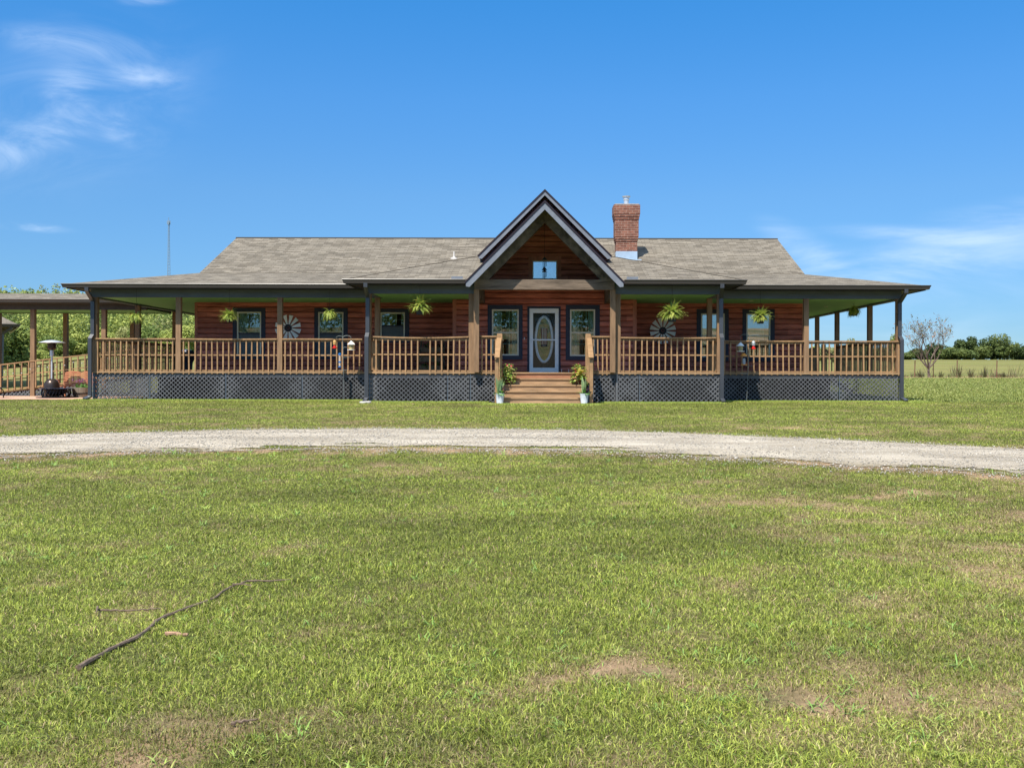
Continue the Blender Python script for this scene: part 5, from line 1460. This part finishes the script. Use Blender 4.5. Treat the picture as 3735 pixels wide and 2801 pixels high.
track = (np.exp(-((DT.ravel() - .52) / .10) ** 2) * .20 + .12 * np.exp(-((DT.ravel() - .85) / .08) ** 2)) * (.4 + fbm(DX.ravel(), DY.ravel(), .8, 4))
dcol = dcol * (1 - track)[:, None]
npmesh('driveway', np.stack([DX.ravel(), DY.ravel(), DZm.ravel()], -1), q.ravel(), np.full(len(q), 4), dcol, attrmat('white_gravel', .95, 0, .42, 55, spec=.1), kind='structure')
# loose stones
def stones(n):
    x = rng.uniform(-13, 15, n); t = rng.random(n); a_ = edgen(x); b_ = edgef(x)
    y = a_ + (b_ - a_) * t; kp = ~patchy(x, y) | (rng.random(n) < .3); x, y, a_, b_ = x[kp], y[kp], a_[kp], b_[kp]; n = len(x)
    k_ = int(n * .16); y[:k_] = a_[:k_] - np.abs(rng.normal(0, .36, k_)) * (fbm(x[:k_], x[:k_] * 0, .6, 3) > .42); y[k_:k_ + n // 25] = b_[k_:k_ + n // 25] + np.abs(rng.normal(0, .12, n // 25))
    s = rng.uniform(.004, .013, n) * (1 + .7 * (rng.random(n) < .06))
    base = np.array([(1, 0, 0), (0, 1, 0), (-1, 0, 0), (0, -1, 0), (0, 0, .7), (0, 0, -.5)])
    V = base[None] * s[:, None, None] * rng.uniform(.6, 1.4, (n, 6, 1)); an = rng.uniform(0, 6.28, n); c, s_ = np.cos(an), np.sin(an)
    Vx = V[..., 0] * c[:, None] - V[..., 1] * s_[:, None]; Vy = V[..., 0] * s_[:, None] + V[..., 1] * c[:, None]
    V = np.stack([Vx + x[:, None], Vy + y[:, None], V[..., 2] + (H(x, y) + .015)[:, None]], -1).reshape(-1, 3)
    fb = np.array([(0, 1, 4), (1, 2, 4), (2, 3, 4), (3, 0, 4), (1, 0, 5), (2, 1, 5), (3, 2, 5), (0, 3, 5)])
    Fm = (fb[None] + (np.arange(n) * 6)[:, None, None]).reshape(-1, 3)
    g_ = rng.uniform(.18, .56, n); col = np.repeat(np.stack([g_, g_ * .91, g_ * .78], -1), 6, 0)
    npmesh('gravel', V, Fm.ravel(), np.full(len(Fm), 3), col, attrmat('gravel_stone', .9, 0, spec=.15), kind='stuff', label='loose pale gravel stones scattered over the curved driveway', category='gravel')
stones(42000)

# ================================================================== GRASS
def make_grass(n, ymin, ymax, p, name):
    # choose y with density ~ y^(1-p) (area) over a fan a little wider than the view
    u_ = rng.random(n); e = 2 - p
    y = (ymin ** e + u_ * (ymax ** e - ymin ** e)) ** (1 / e)
    half = .58 * y + 1.9; cx_ = -.033 * y
    x = cx_ + rng.uniform(-1, 1, n) * half
    return x, y
def blade_mesh(name, x, y, hgt, wid, lean, col, **props):
    n = len(x); az = rng.uniform(0, 2 * np.pi, n); fa_ = rng.uniform(0, 2 * np.pi, n)
    z = H(x, y) - .004
    ca, sa = np.cos(az), np.sin(az); cf, sf = np.cos(fa_), np.sin(fa_)
    off = hgt * lean
    b = np.stack([x, y, z], -1)
    w_ = np.stack([cf * wid / 2, sf * wid / 2, np.zeros(n)], -1)
    m_ = b + np.stack([ca * off * .35, sa * off * .35, hgt * .55], -1)
    t_ = b + np.stack([ca * off, sa * off, hgt * np.clip(1 - lean * .35, .25, 1)], -1)
    V = np.stack([b - w_, b + w_, m_ + w_ * .75, m_ - w_ * .75, t_], 1).reshape(-1, 3)
    o = np.arange(n) * 5
    Q = np.stack([o, o + 1, o + 2, o + 3], -1); T_ = np.stack([o + 3, o + 2, o + 4], -1)
    flat = np.concatenate([Q.ravel(), T_.ravel()]); tot = np.concatenate([np.full(n, 4), np.full(n, 3)])
    C_ = np.repeat(col, 5, 0)
    return npmesh(name, V, flat, tot, C_, GRASSM, **props)
def lawn():
    n = 1900000
    x, y = make_grass(n, 2.3, 29.6, 1.6, 'grass')
    d = dryness(x, y)
    inside = (y > edgen(x) + .03) & (y < edgef(x) - .02)
    dep = (y - edgen(x)) / 0.5
    keep = ~inside | (rng.random(n) < .003) | (patchy(x, y) & (rng.random(n) < .55)) | ((edgef(x) - y < .15) & (rng.random(n) < .4))
    keep &= ~((y > 26.7) & (np.abs(x) < 1.5)); keep &= ~((y > 28.25) & (np.abs(x) < 5.2)); keep &= ~((x < -14) & (y > 30.2))
    keep &= rng.random(n) < np.clip(1.2 - .75 * np.clip(d, 0, 1.2) ** 2, .22, 1)
    x, y, d = x[keep], y[keep], d[keep]; n = len(x)
    cl = fbm(x, y, 6.5, 12, 3)
    hg = rng.uniform(.008, .034, n) * (.25 + 1.45 * cl) * (1.05 - .35 * np.clip(d, 0, 1)) + .006
    wd = rng.uniform(.0015, .0036, n) * (1 + y / 9)
    ln = np.abs(rng.normal(.9, .6, n)).clip(.1, 2.6)
    g1 = lerp3((.22, .305, .036), (.47, .50, .088), rng.random(n)); g2 = lerp3((.22, .20, .06), (.54, .43, .22), rng.random(n))
    t = np.clip(d * .75 + rng.normal(0, .22, n), 0, 1)
    col = g1 * (1 - t)[:, None] + g2 * t[:, None]
    col = col * rng.uniform(.38, 1.22, n)[:, None]; dk = rng.random(n) < .12; col[dk] *= .4
    br = rng.random(n) < (.05 + .22 * np.clip(d, 0, 1)); col[br] = lerp3((.30, .19, .10), (.50, .38, .22), rng.random(br.sum()))
    patch = ((.50 + .92 * fbm(x, y * 1.8, .6, 30)) * (1 - .35 * np.exp(-((y - ynear(x) + .1) / .3) ** 2)))[:, None]; col = col * patch
    blade_mesh('grass', x, y, hg, wd, ln, col, kind='stuff', label='mown lawn grass with dry patches between camera and house', category='grass')
    # coarse crabgrass clumps
    spots = [(250, 2050, .35, 60), (2100, 1750, .5, 50), (2900, 1790, .8, 60), (3300, 1810, .5, 60), (1930, 1850, .3, 30), (870, 2330, .35, 70), (1000, 2700, .3, 60), (2400, 2500, .5, 80), (2700, 2450, .6, 80), (1750, 2420, .35, 50), (2050, 2560, .4, 70), (3200, 2400, .7, 90), (3500, 2550, .6, 90), (2350, 2050, .4, 40), (1200, 1990, .3, 30), (3450, 2700, .5, 60)]
    X_, Y_, Hh, Wd, Ln, Cl = [], [], [], [], [], []
    P0 = []
    for u0_, v0_, r_, k_ in spots:
        cx_, cy_ = ground_hit(u0_, v0_)
        for k in range(k_ // 8): P0.append((cx_ + rng.normal(0, r_ * .5), cy_ + rng.normal(0, r_ * .5)))
    for k in range(620):
        xx, yy = make_grass(1, 2.6, 14, 1.2, '')
        P0.append((float(xx[0]), float(yy[0])))
    V = []; Fq = []; Cc = []
    g = random.Random(5)
    for cx_, cy_ in P0:
        if float(edgen(np.array([cx_]))[0]) - .2 < cy_ < float(edgef(np.array([cx_]))[0]) + .2: continue
        zz = h1(cx_, cy_); big = g.uniform(.6, 1.05) * (1.0 + max(0, cy_ - 5) * .09)
        base = (.23, .35, .075) if g.random() < .65 else (.34, .42, .09)
        for k in range(g.randint(9, 18)):
            leaf(V, Fq, Cc, (cx_ + g.gauss(0, .018), cy_ + g.gauss(0, .018), zz), g.uniform(0, 6.28), g.uniform(.15, 1.0), g.uniform(.035, .08) * big, g.uniform(.004, .007) * big, base, -1.0, 3, g)
    m = MB(); m.v = V; m.f = Fq; m.uv = [None] * len(Fq); m.col = np.array(Cc)
    m.build('crabgrass', GRASSM, org=(0, 8, 0), kind='stuff', label='coarse bluish green crabgrass clumps scattered in the lawn', category='weeds')
    # taller uncut fringe against the skirting and round the steps
    n = 60000
    x = rng.uniform(XL - .5, XR + .8, n); y = np.where(np.abs(x) < 5.1, YC - .05, YP - .05) - np.abs(rng.normal(0, .35, n)) - .0
    kp = ~((np.abs(x) < 1.6) & (y > 26.75)); x, y = x[kp], y[kp]
    k2 = 9000; xs_ = rng.uniform(-1.7, 1.5, k2); ys_ = 26.7 - np.abs(rng.normal(0, .25, k2)); x = np.concatenate([x, xs_]); y = np.concatenate([y, ys_]); n = len(x)
    blade_mesh('grass_fringe', x, y, rng.uniform(.025, .07, n), rng.uniform(.007, .012, n), np.abs(rng.normal(.6, .4, n)), lerp3((.20, .29, .04), (.50, .56, .12), rng.random(n)), kind='stuff', label='longer bright grass fringe along the lattice skirting', category='grass')
    # far lawn behind/right of the house
    n = 70000
    y = rng.uniform(29.5, 62, n); x = rng.uniform(0, 1, n) * (.62 * y - 11.2 + 4) + 11.2 - .0
    blade_mesh('grass_far', x, y, rng.uniform(.04, .10, n), rng.uniform(.02, .04, n), np.abs(rng.normal(.6, .4, n)), lerp3((.15, .20, .04), (.34, .36, .10), rng.random(n)), kind='stuff', label='paler lawn grass right of and behind the porch', category='grass')
lawn()

# sticks
def stick(pts_uv, r0, r1, name, lb, mat, side=None, n=7):
    P = []
    for k, (u_, v_) in enumerate(pts_uv):
        x, y = ground_hit(u_, v_); P.append(Vector((x, y, h1(x, y) + (.016 if r0 < .015 or 'bark' in name else .024))))
    Q = []
    for k in range(len(P) - 1):
        for j in range(4):
            t = j / 4; Q.append(P[k].lerp(P[k + 1], t) + Vector((rnd.uniform(-.004, .004), rnd.uniform(-.004, .004), rnd.uniform(-.003, .003))))
    Q.append(P[-1]); N = len(Q)
    m = MB(); m.tube(Q, [(r0 + (r1 - r0) * k / (N - 1)) * rnd.uniform(.82, 1.15) for k in range(N)], n)
    if side:
        S = []
        for u_, v_ in side: x, y = ground_hit(u_, v_); S.append((x, y, h1(x, y) + .03))
        m.tube(S, [.006, .004, .002][:len(S)], 5)
    m.build(name, mat, label=lb, category='stick')
stick([(292, 2452), (400, 2385), (500, 2338), (600, 2262), (660, 2240), (780, 2195), (840, 2155), (905, 2132), (985, 2130), (1058, 2125)], .0115, .004, 'fallen_branch', 'long curved dead branch lying on the lawn at lower left', DEADW, side=[(850, 2153), (890, 2152), (922, 2158)])
stick([(355, 2238), (410, 2240), (470, 2243), (540, 2236), (590, 2235)], .005, .003, 'twig', 'thin grey twig lying behind the long branch', DEADW, side=[(358, 2238), (356, 2250), (352, 2262)])
stick([(848, 2654), (890, 2648), (942, 2640)], .006, .003, 'twig', 'short thin twig near the bottom edge of the lawn', DEADW)
stick([(605, 2326), (640, 2325), (662, 2330), (688, 2331)], .011, .008, 'bark_chunk', 'reddish broken piece of bark beside the long branch', BARKC)
for o in list(bpy.data.objects):
    if o.name.startswith('twig'): o['group'] = 'thin twigs on the lawn'

# ================================================================== TREES
def crown_arrays(cx, cy, cz, rx, ry, rz, n, leafs, g, c0, c1, lobes=9, low=-.9):
    """leaf clumps spread through several overlapping lobes"""
    lc = g.normal(0, 1, (lobes, 3)); lc /= np.linalg.norm(lc, axis=1)[:, None]; lc *= g.uniform(.25, .68, (lobes, 1)); lr = g.uniform(.28, .55, lobes)
    w_ = lr ** 2; w_ /= w_.sum(); k = g.choice(lobes, n, p=w_)
    d = g.normal(0, 1, (n, 3)); d /= np.linalg.norm(d, axis=1)[:, None]
    p = lc[k] + d * (lr[k] * g.uniform(.55, 1.05, n) ** .7)[:, None]
    p[:, 2] = np.where(p[:, 2] < low, low + g.uniform(0, .4, n), p[:, 2])
    P = p * np.array([rx, ry, rz]) + np.array([cx, cy, cz])
    nrm = d * .6 + g.normal(0, .6, (n, 3)) + np.array([0, -.1, .35]); nrm /= np.linalg.norm(nrm, axis=1)[:, None]
    a = np.cross(nrm, g.normal(0, 1, (n, 3))); a /= np.linalg.norm(a, axis=1)[:, None]; b = np.cross(nrm, a)
    s = leafs * g.uniform(.5, 1.25, n)[:, None]
    V = np.stack([P - a * s, P - b * s * .6, P + a * s, P + b * s * .6], 1)
    V = V + g.normal(0, .12, V.shape) * s[:, None, :]
    lobe_t = g.random(lobes)[k]; t = np.clip(lobe_t * .6 + g.random(n) * .4, 0, 1)
    col = np.asarray(c0)[None] * (1 - t)[:, None] + np.asarray(c1)[None] * t[:, None]
    return V.reshape(-1, 3), np.repeat(col, 4, 0)
def quadmesh(name, V, col, mat, **k):
    n = len(V) // 4; return npmesh(name, V, np.arange(n * 4), np.full(n, 4), col, mat, **k)
def tree(name, x, y, hgt, wdt, n, leafs, seed, c0, c1, lb, grp, trunk_frac=.2):
    g = np.random.default_rng(seed); z = h1(x, y)
    r = thing(name, (x, y, z), lb, 'tree', grp)
    rz = hgt * (1 - trunk_frac) / 2 * 1.08; cz = z + hgt * trunk_frac + rz * .86
    V, c = crown_arrays(x, y, cz, wdt / 2 * 1.15, wdt / 2 * 1.1, rz * 1.12, n, leafs, g, c0, c1, lobes=12)
    quadmesh('crown', V, c, LEAF, org=(x, y, cz), parent=r)
    m = MB(); tr = max(.06, hgt * .022)
    m.tube([(x, y, z - .2), (x + tr * .6, y, z + hgt * .25), (x - tr * .4, y, z + hgt * .55), (x, y, z + hgt * .8)], [tr * 1.3, tr, tr * .6, tr * .2], 8)
    for k in range(6):
        a_ = g.uniform(0, 6.28); z0 = z + hgt * g.uniform(.2, .5); m.tube([(x, y, z0), (x + math.cos(a_) * wdt * .15, y + math.sin(a_) * wdt * .15, z0 + hgt * .12), (x + math.cos(a_) * wdt * .34, y + math.sin(a_) * wdt * .34, z0 + hgt * .28)], [tr * .5, tr * .3, tr * .1], 5)
    m.build('trunk', BARK, r)
    return r
DG = ((.05, .085, .03), (.14, .19, .05)); MG = ((.10, .15, .035), (.26, .31, .07)); LG = ((.20, .25, .055), (.42, .45, .11)); OL = ((.20, .22, .07), (.38, .38, .14))
# right-hand tree line: u centre, v top, width px, Y, palette, label
RT = [
 (2968, 1256, 46, 180, LG, 'pale green tree directly right of the house wall, seen through the railing'),
 (3010, 1262, 66, 170, OL, 'round olive tree behind the side stair rail'),
 (3052, 1282, 40, 175, MG, 'low green bush-like tree right of the olive tree behind the railing'),
 (3108, 1230, 74, 260, OL, 'tree whose crown tops the railing left of the second porch side post'),
 (3165, 1262, 70, 230, LG, 'pale tree mostly hidden behind the side railing'),
 (3218, 1268, 60, 240, MG, 'green tree hidden behind the railing near the right corner'),
 (3262, 1222, 44, 200, LG, 'slender pale tree rising just left of the right corner post'),
 (3304, 1284, 50, 320, MG, 'low tree just right of the right corner downspout'),
 (3352, 1272, 60, 335, DG, 'low dark tree behind the bare tree on its left'),
 (3415, 1255, 86, 340, DG, 'rounded dark tree right behind the trunk of the bare tree'),
 (3462, 1270, 60, 335, MG, 'small tree filling the gap right of the bare tree'),
 (3500, 1238, 50, 345, DG, 'narrow dark tree left of the twin-topped tree'),
 (3535, 1228, 58, 345, DG, 'twin-topped dark tree left of the tallest field tree'),
 (3520, 1266, 84, 330, MG, 'low wide green tree in front of the dark pair'),
 (3590, 1250, 60, 335, MG, 'medium tree adjoining the tallest field tree on its left'),
 (3618, 1222, 90, 340, DG, 'broad dark tree forming the left half of the tallest clump'),
 (3672, 1218, 110, 335, MG, 'tallest broad tree at the far right of the field'),
 (3735, 1250, 80, 330, DG, 'dark tree cut off by the right edge of the picture'),
 (3790, 1258, 90, 335, MG, 'x'),
]
RP = {id(DG): ((.035, .062, .02), (.10, .135, .035)), id(MG): ((.06, .095, .025), (.17, .20, .05)), id(LG): ((.16, .21, .05), (.34, .37, .10)), id(OL): ((.16, .17, .06), (.32, .32, .13))}
for i, (u_, v_, w_, y_, pal, lb) in enumerate(RT):
    pal = RP[id(pal)]
    if u_ > 3780: continue
    x = X(u_, y_); zg = h1(x, y_); top = Z(v_, y_, u_)
    s_ = y_ / F; wd_ = w_ * s_ * 1.22
    tree('field_tree', x, y_, top - zg, wd_, 3000 if y_ > 300 else 2200, .00115 * y_, 100 + i, pal[0], pal[1], lb, 'trees along the far edge of the field', trunk_frac=.04)
LT = [
 (-20, 1135, 150, 78, MG, 'nearest tree at the left edge, behind the walkway'),
 (62, 1158, 120, 80, MG, 'leafy tree beside the outbuilding downspout'),
 (150, 1275, 60, 95, LG, 'small pale bush-like tree right of the nearest left tree'),
 (215, 1232, 120, 118, MG, 'green tree behind the patio heater reflector'),
 (290, 1215, 120, 122, LG, 'pale green tree just left of the porch corner downspout'),
 (385, 1205, 140, 125, LG, 'light green tree between the porch corner and the hanging fern'),
 (470, 1200, 110, 124, OL, 'yellowish tree directly under the leftmost fern'),
 (555, 1182, 120, 122, MG, 'bushy green tree left of the second porch post'),
 (612, 1190, 100, 120, LG, 'bright rounded tree just left of the second porch post'),
 (690, 1172, 110, 118, LG, 'bright tree between the second porch post and the log wall'),
 (740, 1190, 110, 125, MG, 'x'),
]
for i, (u_, v_, w_, y_, pal, lb) in enumerate(LT):
    if lb == 'x': continue
    x = X(u_, y_); zg = h1(x, y_); top = Z(v_, y_, u_)
    tree('hillside_tree', x, y_, top - zg, w_ * y_ / F * 1.15, 5200, .0017 * y_ if y_ < 90 else .0012 * y_, 200 + i, pal[0], pal[1], lb, 'trees at the foot of the wooded hill', trunk_frac=.03)
g = np.random.default_rng(55); VV = []; CC = []
for k in range(60):
    u_ = 2940 + k * 16 + g.uniform(-8, 8); y_ = 356 + g.uniform(-3, 5); x_ = X(u_, y_); z_ = h1(x_, y_); h_ = g.uniform(1.8, 4.2)
    V, c = crown_arrays(x_, y_, z_ + h_ * .35, g.uniform(1.5, 3), 1.6, h_ * .62, 380, .30, g, (.04, .065, .022), (.12, .15, .045), lobes=6)
    VV.append(V); CC.append(c)
quadmesh('distant_woods', np.concatenate(VV), np.concatenate(CC), LEAF, org=(130, 356, 6), kind='stuff', label='low dark band of brush and woods along the far field edge', category='woods')
# the wooded hillside as one mass
g = np.random.default_rng(77); VV = []; CC = []
cnt = 0
while cnt < 620:
    y_ = g.uniform(128, 345) ; a_ = g.uniform(-.62, -.30); x_ = a_ * y_
    cnt += 1
    h_ = g.uniform(4.5, 8.5); w_ = g.uniform(5, 9); z_ = h1(x_, y_)
    pal = (LG, MG, LG, OL, MG, DG)[int(g.integers(6))]
    sp_ = g.uniform(.8, 1.2)
    V, c = crown_arrays(x_, y_, z_ + h_ * .5, w_ / 2, w_ / 2, h_ / 2 * 1.15, 420, .0011 * y_ + .06, g, tuple(q_ * sp_ for q_ in pal[0]), tuple(q_ * sp_ for q_ in pal[1]), lobes=7)
    VV.append(V); CC.append(c)
quadmesh('woods', np.concatenate(VV), np.concatenate(CC), LEAF, org=(-90, 200, 0), kind='stuff', label='dense green woods covering the hill left of the house', category='woods')
# trees behind the camera that the windows reflect
VV = []; CC = []
for k in range(44):
    x_ = -42 + k * 1.25 + g.uniform(-1, 1)
    if x_ > 11.0: continue
    y_ = -46 + g.uniform(-6, 4); z_ = h1(x_, y_); h_ = g.uniform(5.5, 7.5)
    V, c = crown_arrays(x_, y_, z_ + h_ * .55, 2.6, 2.4, h_ * .5, 420, .22, g, MG[0], MG[1], lobes=9)
    VV.append(V); CC.append(c)
quadmesh('treeline', np.concatenate(VV), np.concatenate(CC), LEAF, org=(-10, -46, 0), kind='stuff', label='row of trees reflected in the house windows', category='trees')

# bare tree in the right lawn
by_ = 66.0; bx = X(3389, by_); bz = h1(bx, by_)
bt = thing('bare_tree', (bx, by_, bz), 'small nearly bare tree with few brown leaves near the field fence', 'tree')
m = MB(); leaves = []
g = random.Random(21)
def limb(p, d, L_, r, depth):
    pts = [p]; n = 4; q = Vector(p); dd = Vector(d)
    for k in range(n):
        q = q + dd * L_ / n; pts.append(q.copy()); dd = (dd + Vector((g.uniform(-.13, .13), g.uniform(-.13, .13), g.uniform(-.03, .10)))).normalized()
    m.tube(pts, [r * (1 - .42 * k / n) for k in range(n + 1)], 6 if depth < 2 else 4)
    if depth >= 3:
        for k in range(2 if depth < 5 else 3):
            if g.random() < .4: leaves.append(pts[g.randint(2, n)] + Vector((g.uniform(-.06, .06), g.uniform(-.06, .06), g.uniform(-.08, .03))))
    if depth < 6 and r > .003:
        for k in range(g.choice((2, 2, 3)) if depth else 6):
            a_ = g.uniform(0, 6.28); sp_ = g.uniform(.3, .62)
            if depth == 0: a_ = (0, math.pi, .5, 2.6, 1.5, 4.4)[k] + g.uniform(-.2, .2); sp_ = (.72, .66, .30, .36, .12, .45)[k]
            side = Vector((math.cos(a_), math.sin(a_) * .7, .0)); nd = (dd + side * sp_ * (1.9 if depth == 0 else 1.15) + Vector((0, 0, .05))).normalized()
            (limb(pts[n - (k % 2 if depth else 0)], nd, L_ * g.uniform(.66, .95) * (1.0 if depth else 1.5), r * .56, depth + 1) if (depth < 2 or g.random() < .93) else None)
limb(Vector((bx, by_, bz - .1)), Vector((-.03, 0, 1)), .55, .085, 0)
for k in range(5):      # suckers at the base
    a_ = g.uniform(0, 6.28); m.tube([(bx, by_, bz), (bx + .25 * math.cos(a_), by_ + .2 * math.sin(a_), bz + .3), (bx + .45 * math.cos(a_), by_ + .3 * math.sin(a_), bz + .6)], [.010, .007, .003], 4)
V0_ = [v for v in m.v]; top_ = max(v[2] for v in V0_) - bz; want = Z(1139, by_, 3450) - bz; kz = want / top_
xmin = min(v[0] for v in V0_) - bx; xmax = max(v[0] for v in V0_) - bx; wk_ = (X(3504, by_) - X(3298, by_)); kx = wk_ / (xmax - xmin)
m.v = [(bx + (v[0] - bx) * kx, by_ + (v[1] - by_) * kx, bz + (v[2] - bz) * kz) for v in m.v]
m.build('trunk', M('grey_brown_bark', (.15, .11, .092), .9, var=.3, scale=12), bt)
V = []; Fq = []; Cc = []
for p in leaves: leaf(V, Fq, Cc, (bx + (p.x - bx) * kx, by_ + (p.y - by_) * kx, bz + (p.z - bz) * kz), g.uniform(0, 6.28), g.uniform(-1, .6), g.uniform(.12, .2), .08, (.30, .19, .10) if g.random() < .6 else (.2, .2, .09), -.6, 2, g)
plantmesh(V, Fq, Cc, 'leaves', bt)

# field fence
fe = thing('wire_fence', (20, 66, .6), 'wire fence with rusty thin posts between lawn and field on the right', 'fence')
fxs = [X(3336, 66), X(3336, 66) + 4.6 / 1, X(3635, 66), X(3635, 66) + 5.2, X(3635, 66) + 10]
fxs[1] = X(3490, 66)
m = MB()
for x in (-2, 3.5, 9, 13, 18): m.tube([(x + 8, 66, h1(x + 8, 66) - .1), (x + 8, 66, h1(x + 8, 66) + 1.1)], .03, 5)
for x in fxs: m.tube([(x, 66, h1(x, 66) - .1), (x + .03, 66, h1(x, 66) + 1.15)], .035, 5)
split(m, 'post', M('rusty_post', (.16, .08, .05), .8, var=.3), fe)
m = MB()
for k in range(4):
    z_ = .25 + k * .27; m.tube([(5, 66, h1(5, 66) + z_), (20, 66, h1(20, 66) + z_ - .02), (42, 66, h1(42, 66) + z_)], .004, 4)
m.build('wire', M('rusty_wire', (.14, .10, .08), .7), fe)
# weeds in the fence row
V = []; Fq = []; Cc = []; g = random.Random(9)
for k in range(420):
    x = g.uniform(10, 40); y_ = 66 + g.gauss(.3, .5); dense = max(0, math.sin(x * 1.7) + math.sin(x * .63 + 1)) 
    if g.random() > .35 + dense * .5: continue
    hh = g.uniform(.15, .4) + (g.random() < .2) * g.uniform(.2, .8)
    for j in range(g.randint(8, 16)):
        col = (.26, .20, .10) if g.random() < .5 else ((.12, .14, .05) if g.random() < .6 else (.09, .07, .05))
        leaf(V, Fq, Cc, (x + g.gauss(0, .1), y_ + g.gauss(0, .1), h1(x, y_)), g.uniform(0, 6.28), g.uniform(.9, 1.5), hh * g.uniform(.5, 1), .03, col, -.25, 3, g)
m = MB(); m.v = V; m.f = Fq; m.uv = [None] * len(Fq); m.col = np.array(Cc)
m.build('fence_row_weeds', LEAF, kind='stuff', label='brown weeds and brush growing along the field fence', category='weeds')
# brambles: a few dark shrubs in the fence row
for i, (u_, v_, w_) in enumerate(((3358, 1338, 34), (3432, 1350, 24), (3500, 1325, 30), (3540, 1333, 30), (3590, 1330, 26), (3660, 1352, 40))):
    y_ = 65.6; x = X(u_, y_); zg = h1(x, y_); g2 = np.random.default_rng(300 + i)
    V = []; Fq = []; Cc = []; gg = random.Random(i)
    for k in range(46): leaf(V, Fq, Cc, (x + gg.gauss(0, .06), y_, zg), gg.uniform(0, 6.28), gg.uniform(.8, 1.5), (Z(v_, y_, u_) - zg) * gg.uniform(.5, 1.1), .022, (.10, .08, .05) if gg.random() < .5 else (.13, .15, .06), -.1, 4, gg)
    m = MB(); m.v = V; m.f = Fq; m.uv = [None] * len(Fq); m.col = np.array(Cc)
    pos = ('just left of the bare tree trunk', 'just right of the bare tree trunk', 'left of the tallest brush clump', 'twiggy tall clump midway along the fence', 'left of the right-hand fence post', 'low clump right of the right-hand fence post')[i]
    m.build('brush_clump', LEAF, label='dry brush clump in the fence row, ' + pos, category='shrub', group='dry brush clumps in the fence row')
print('objects', len(bpy.data.objects))
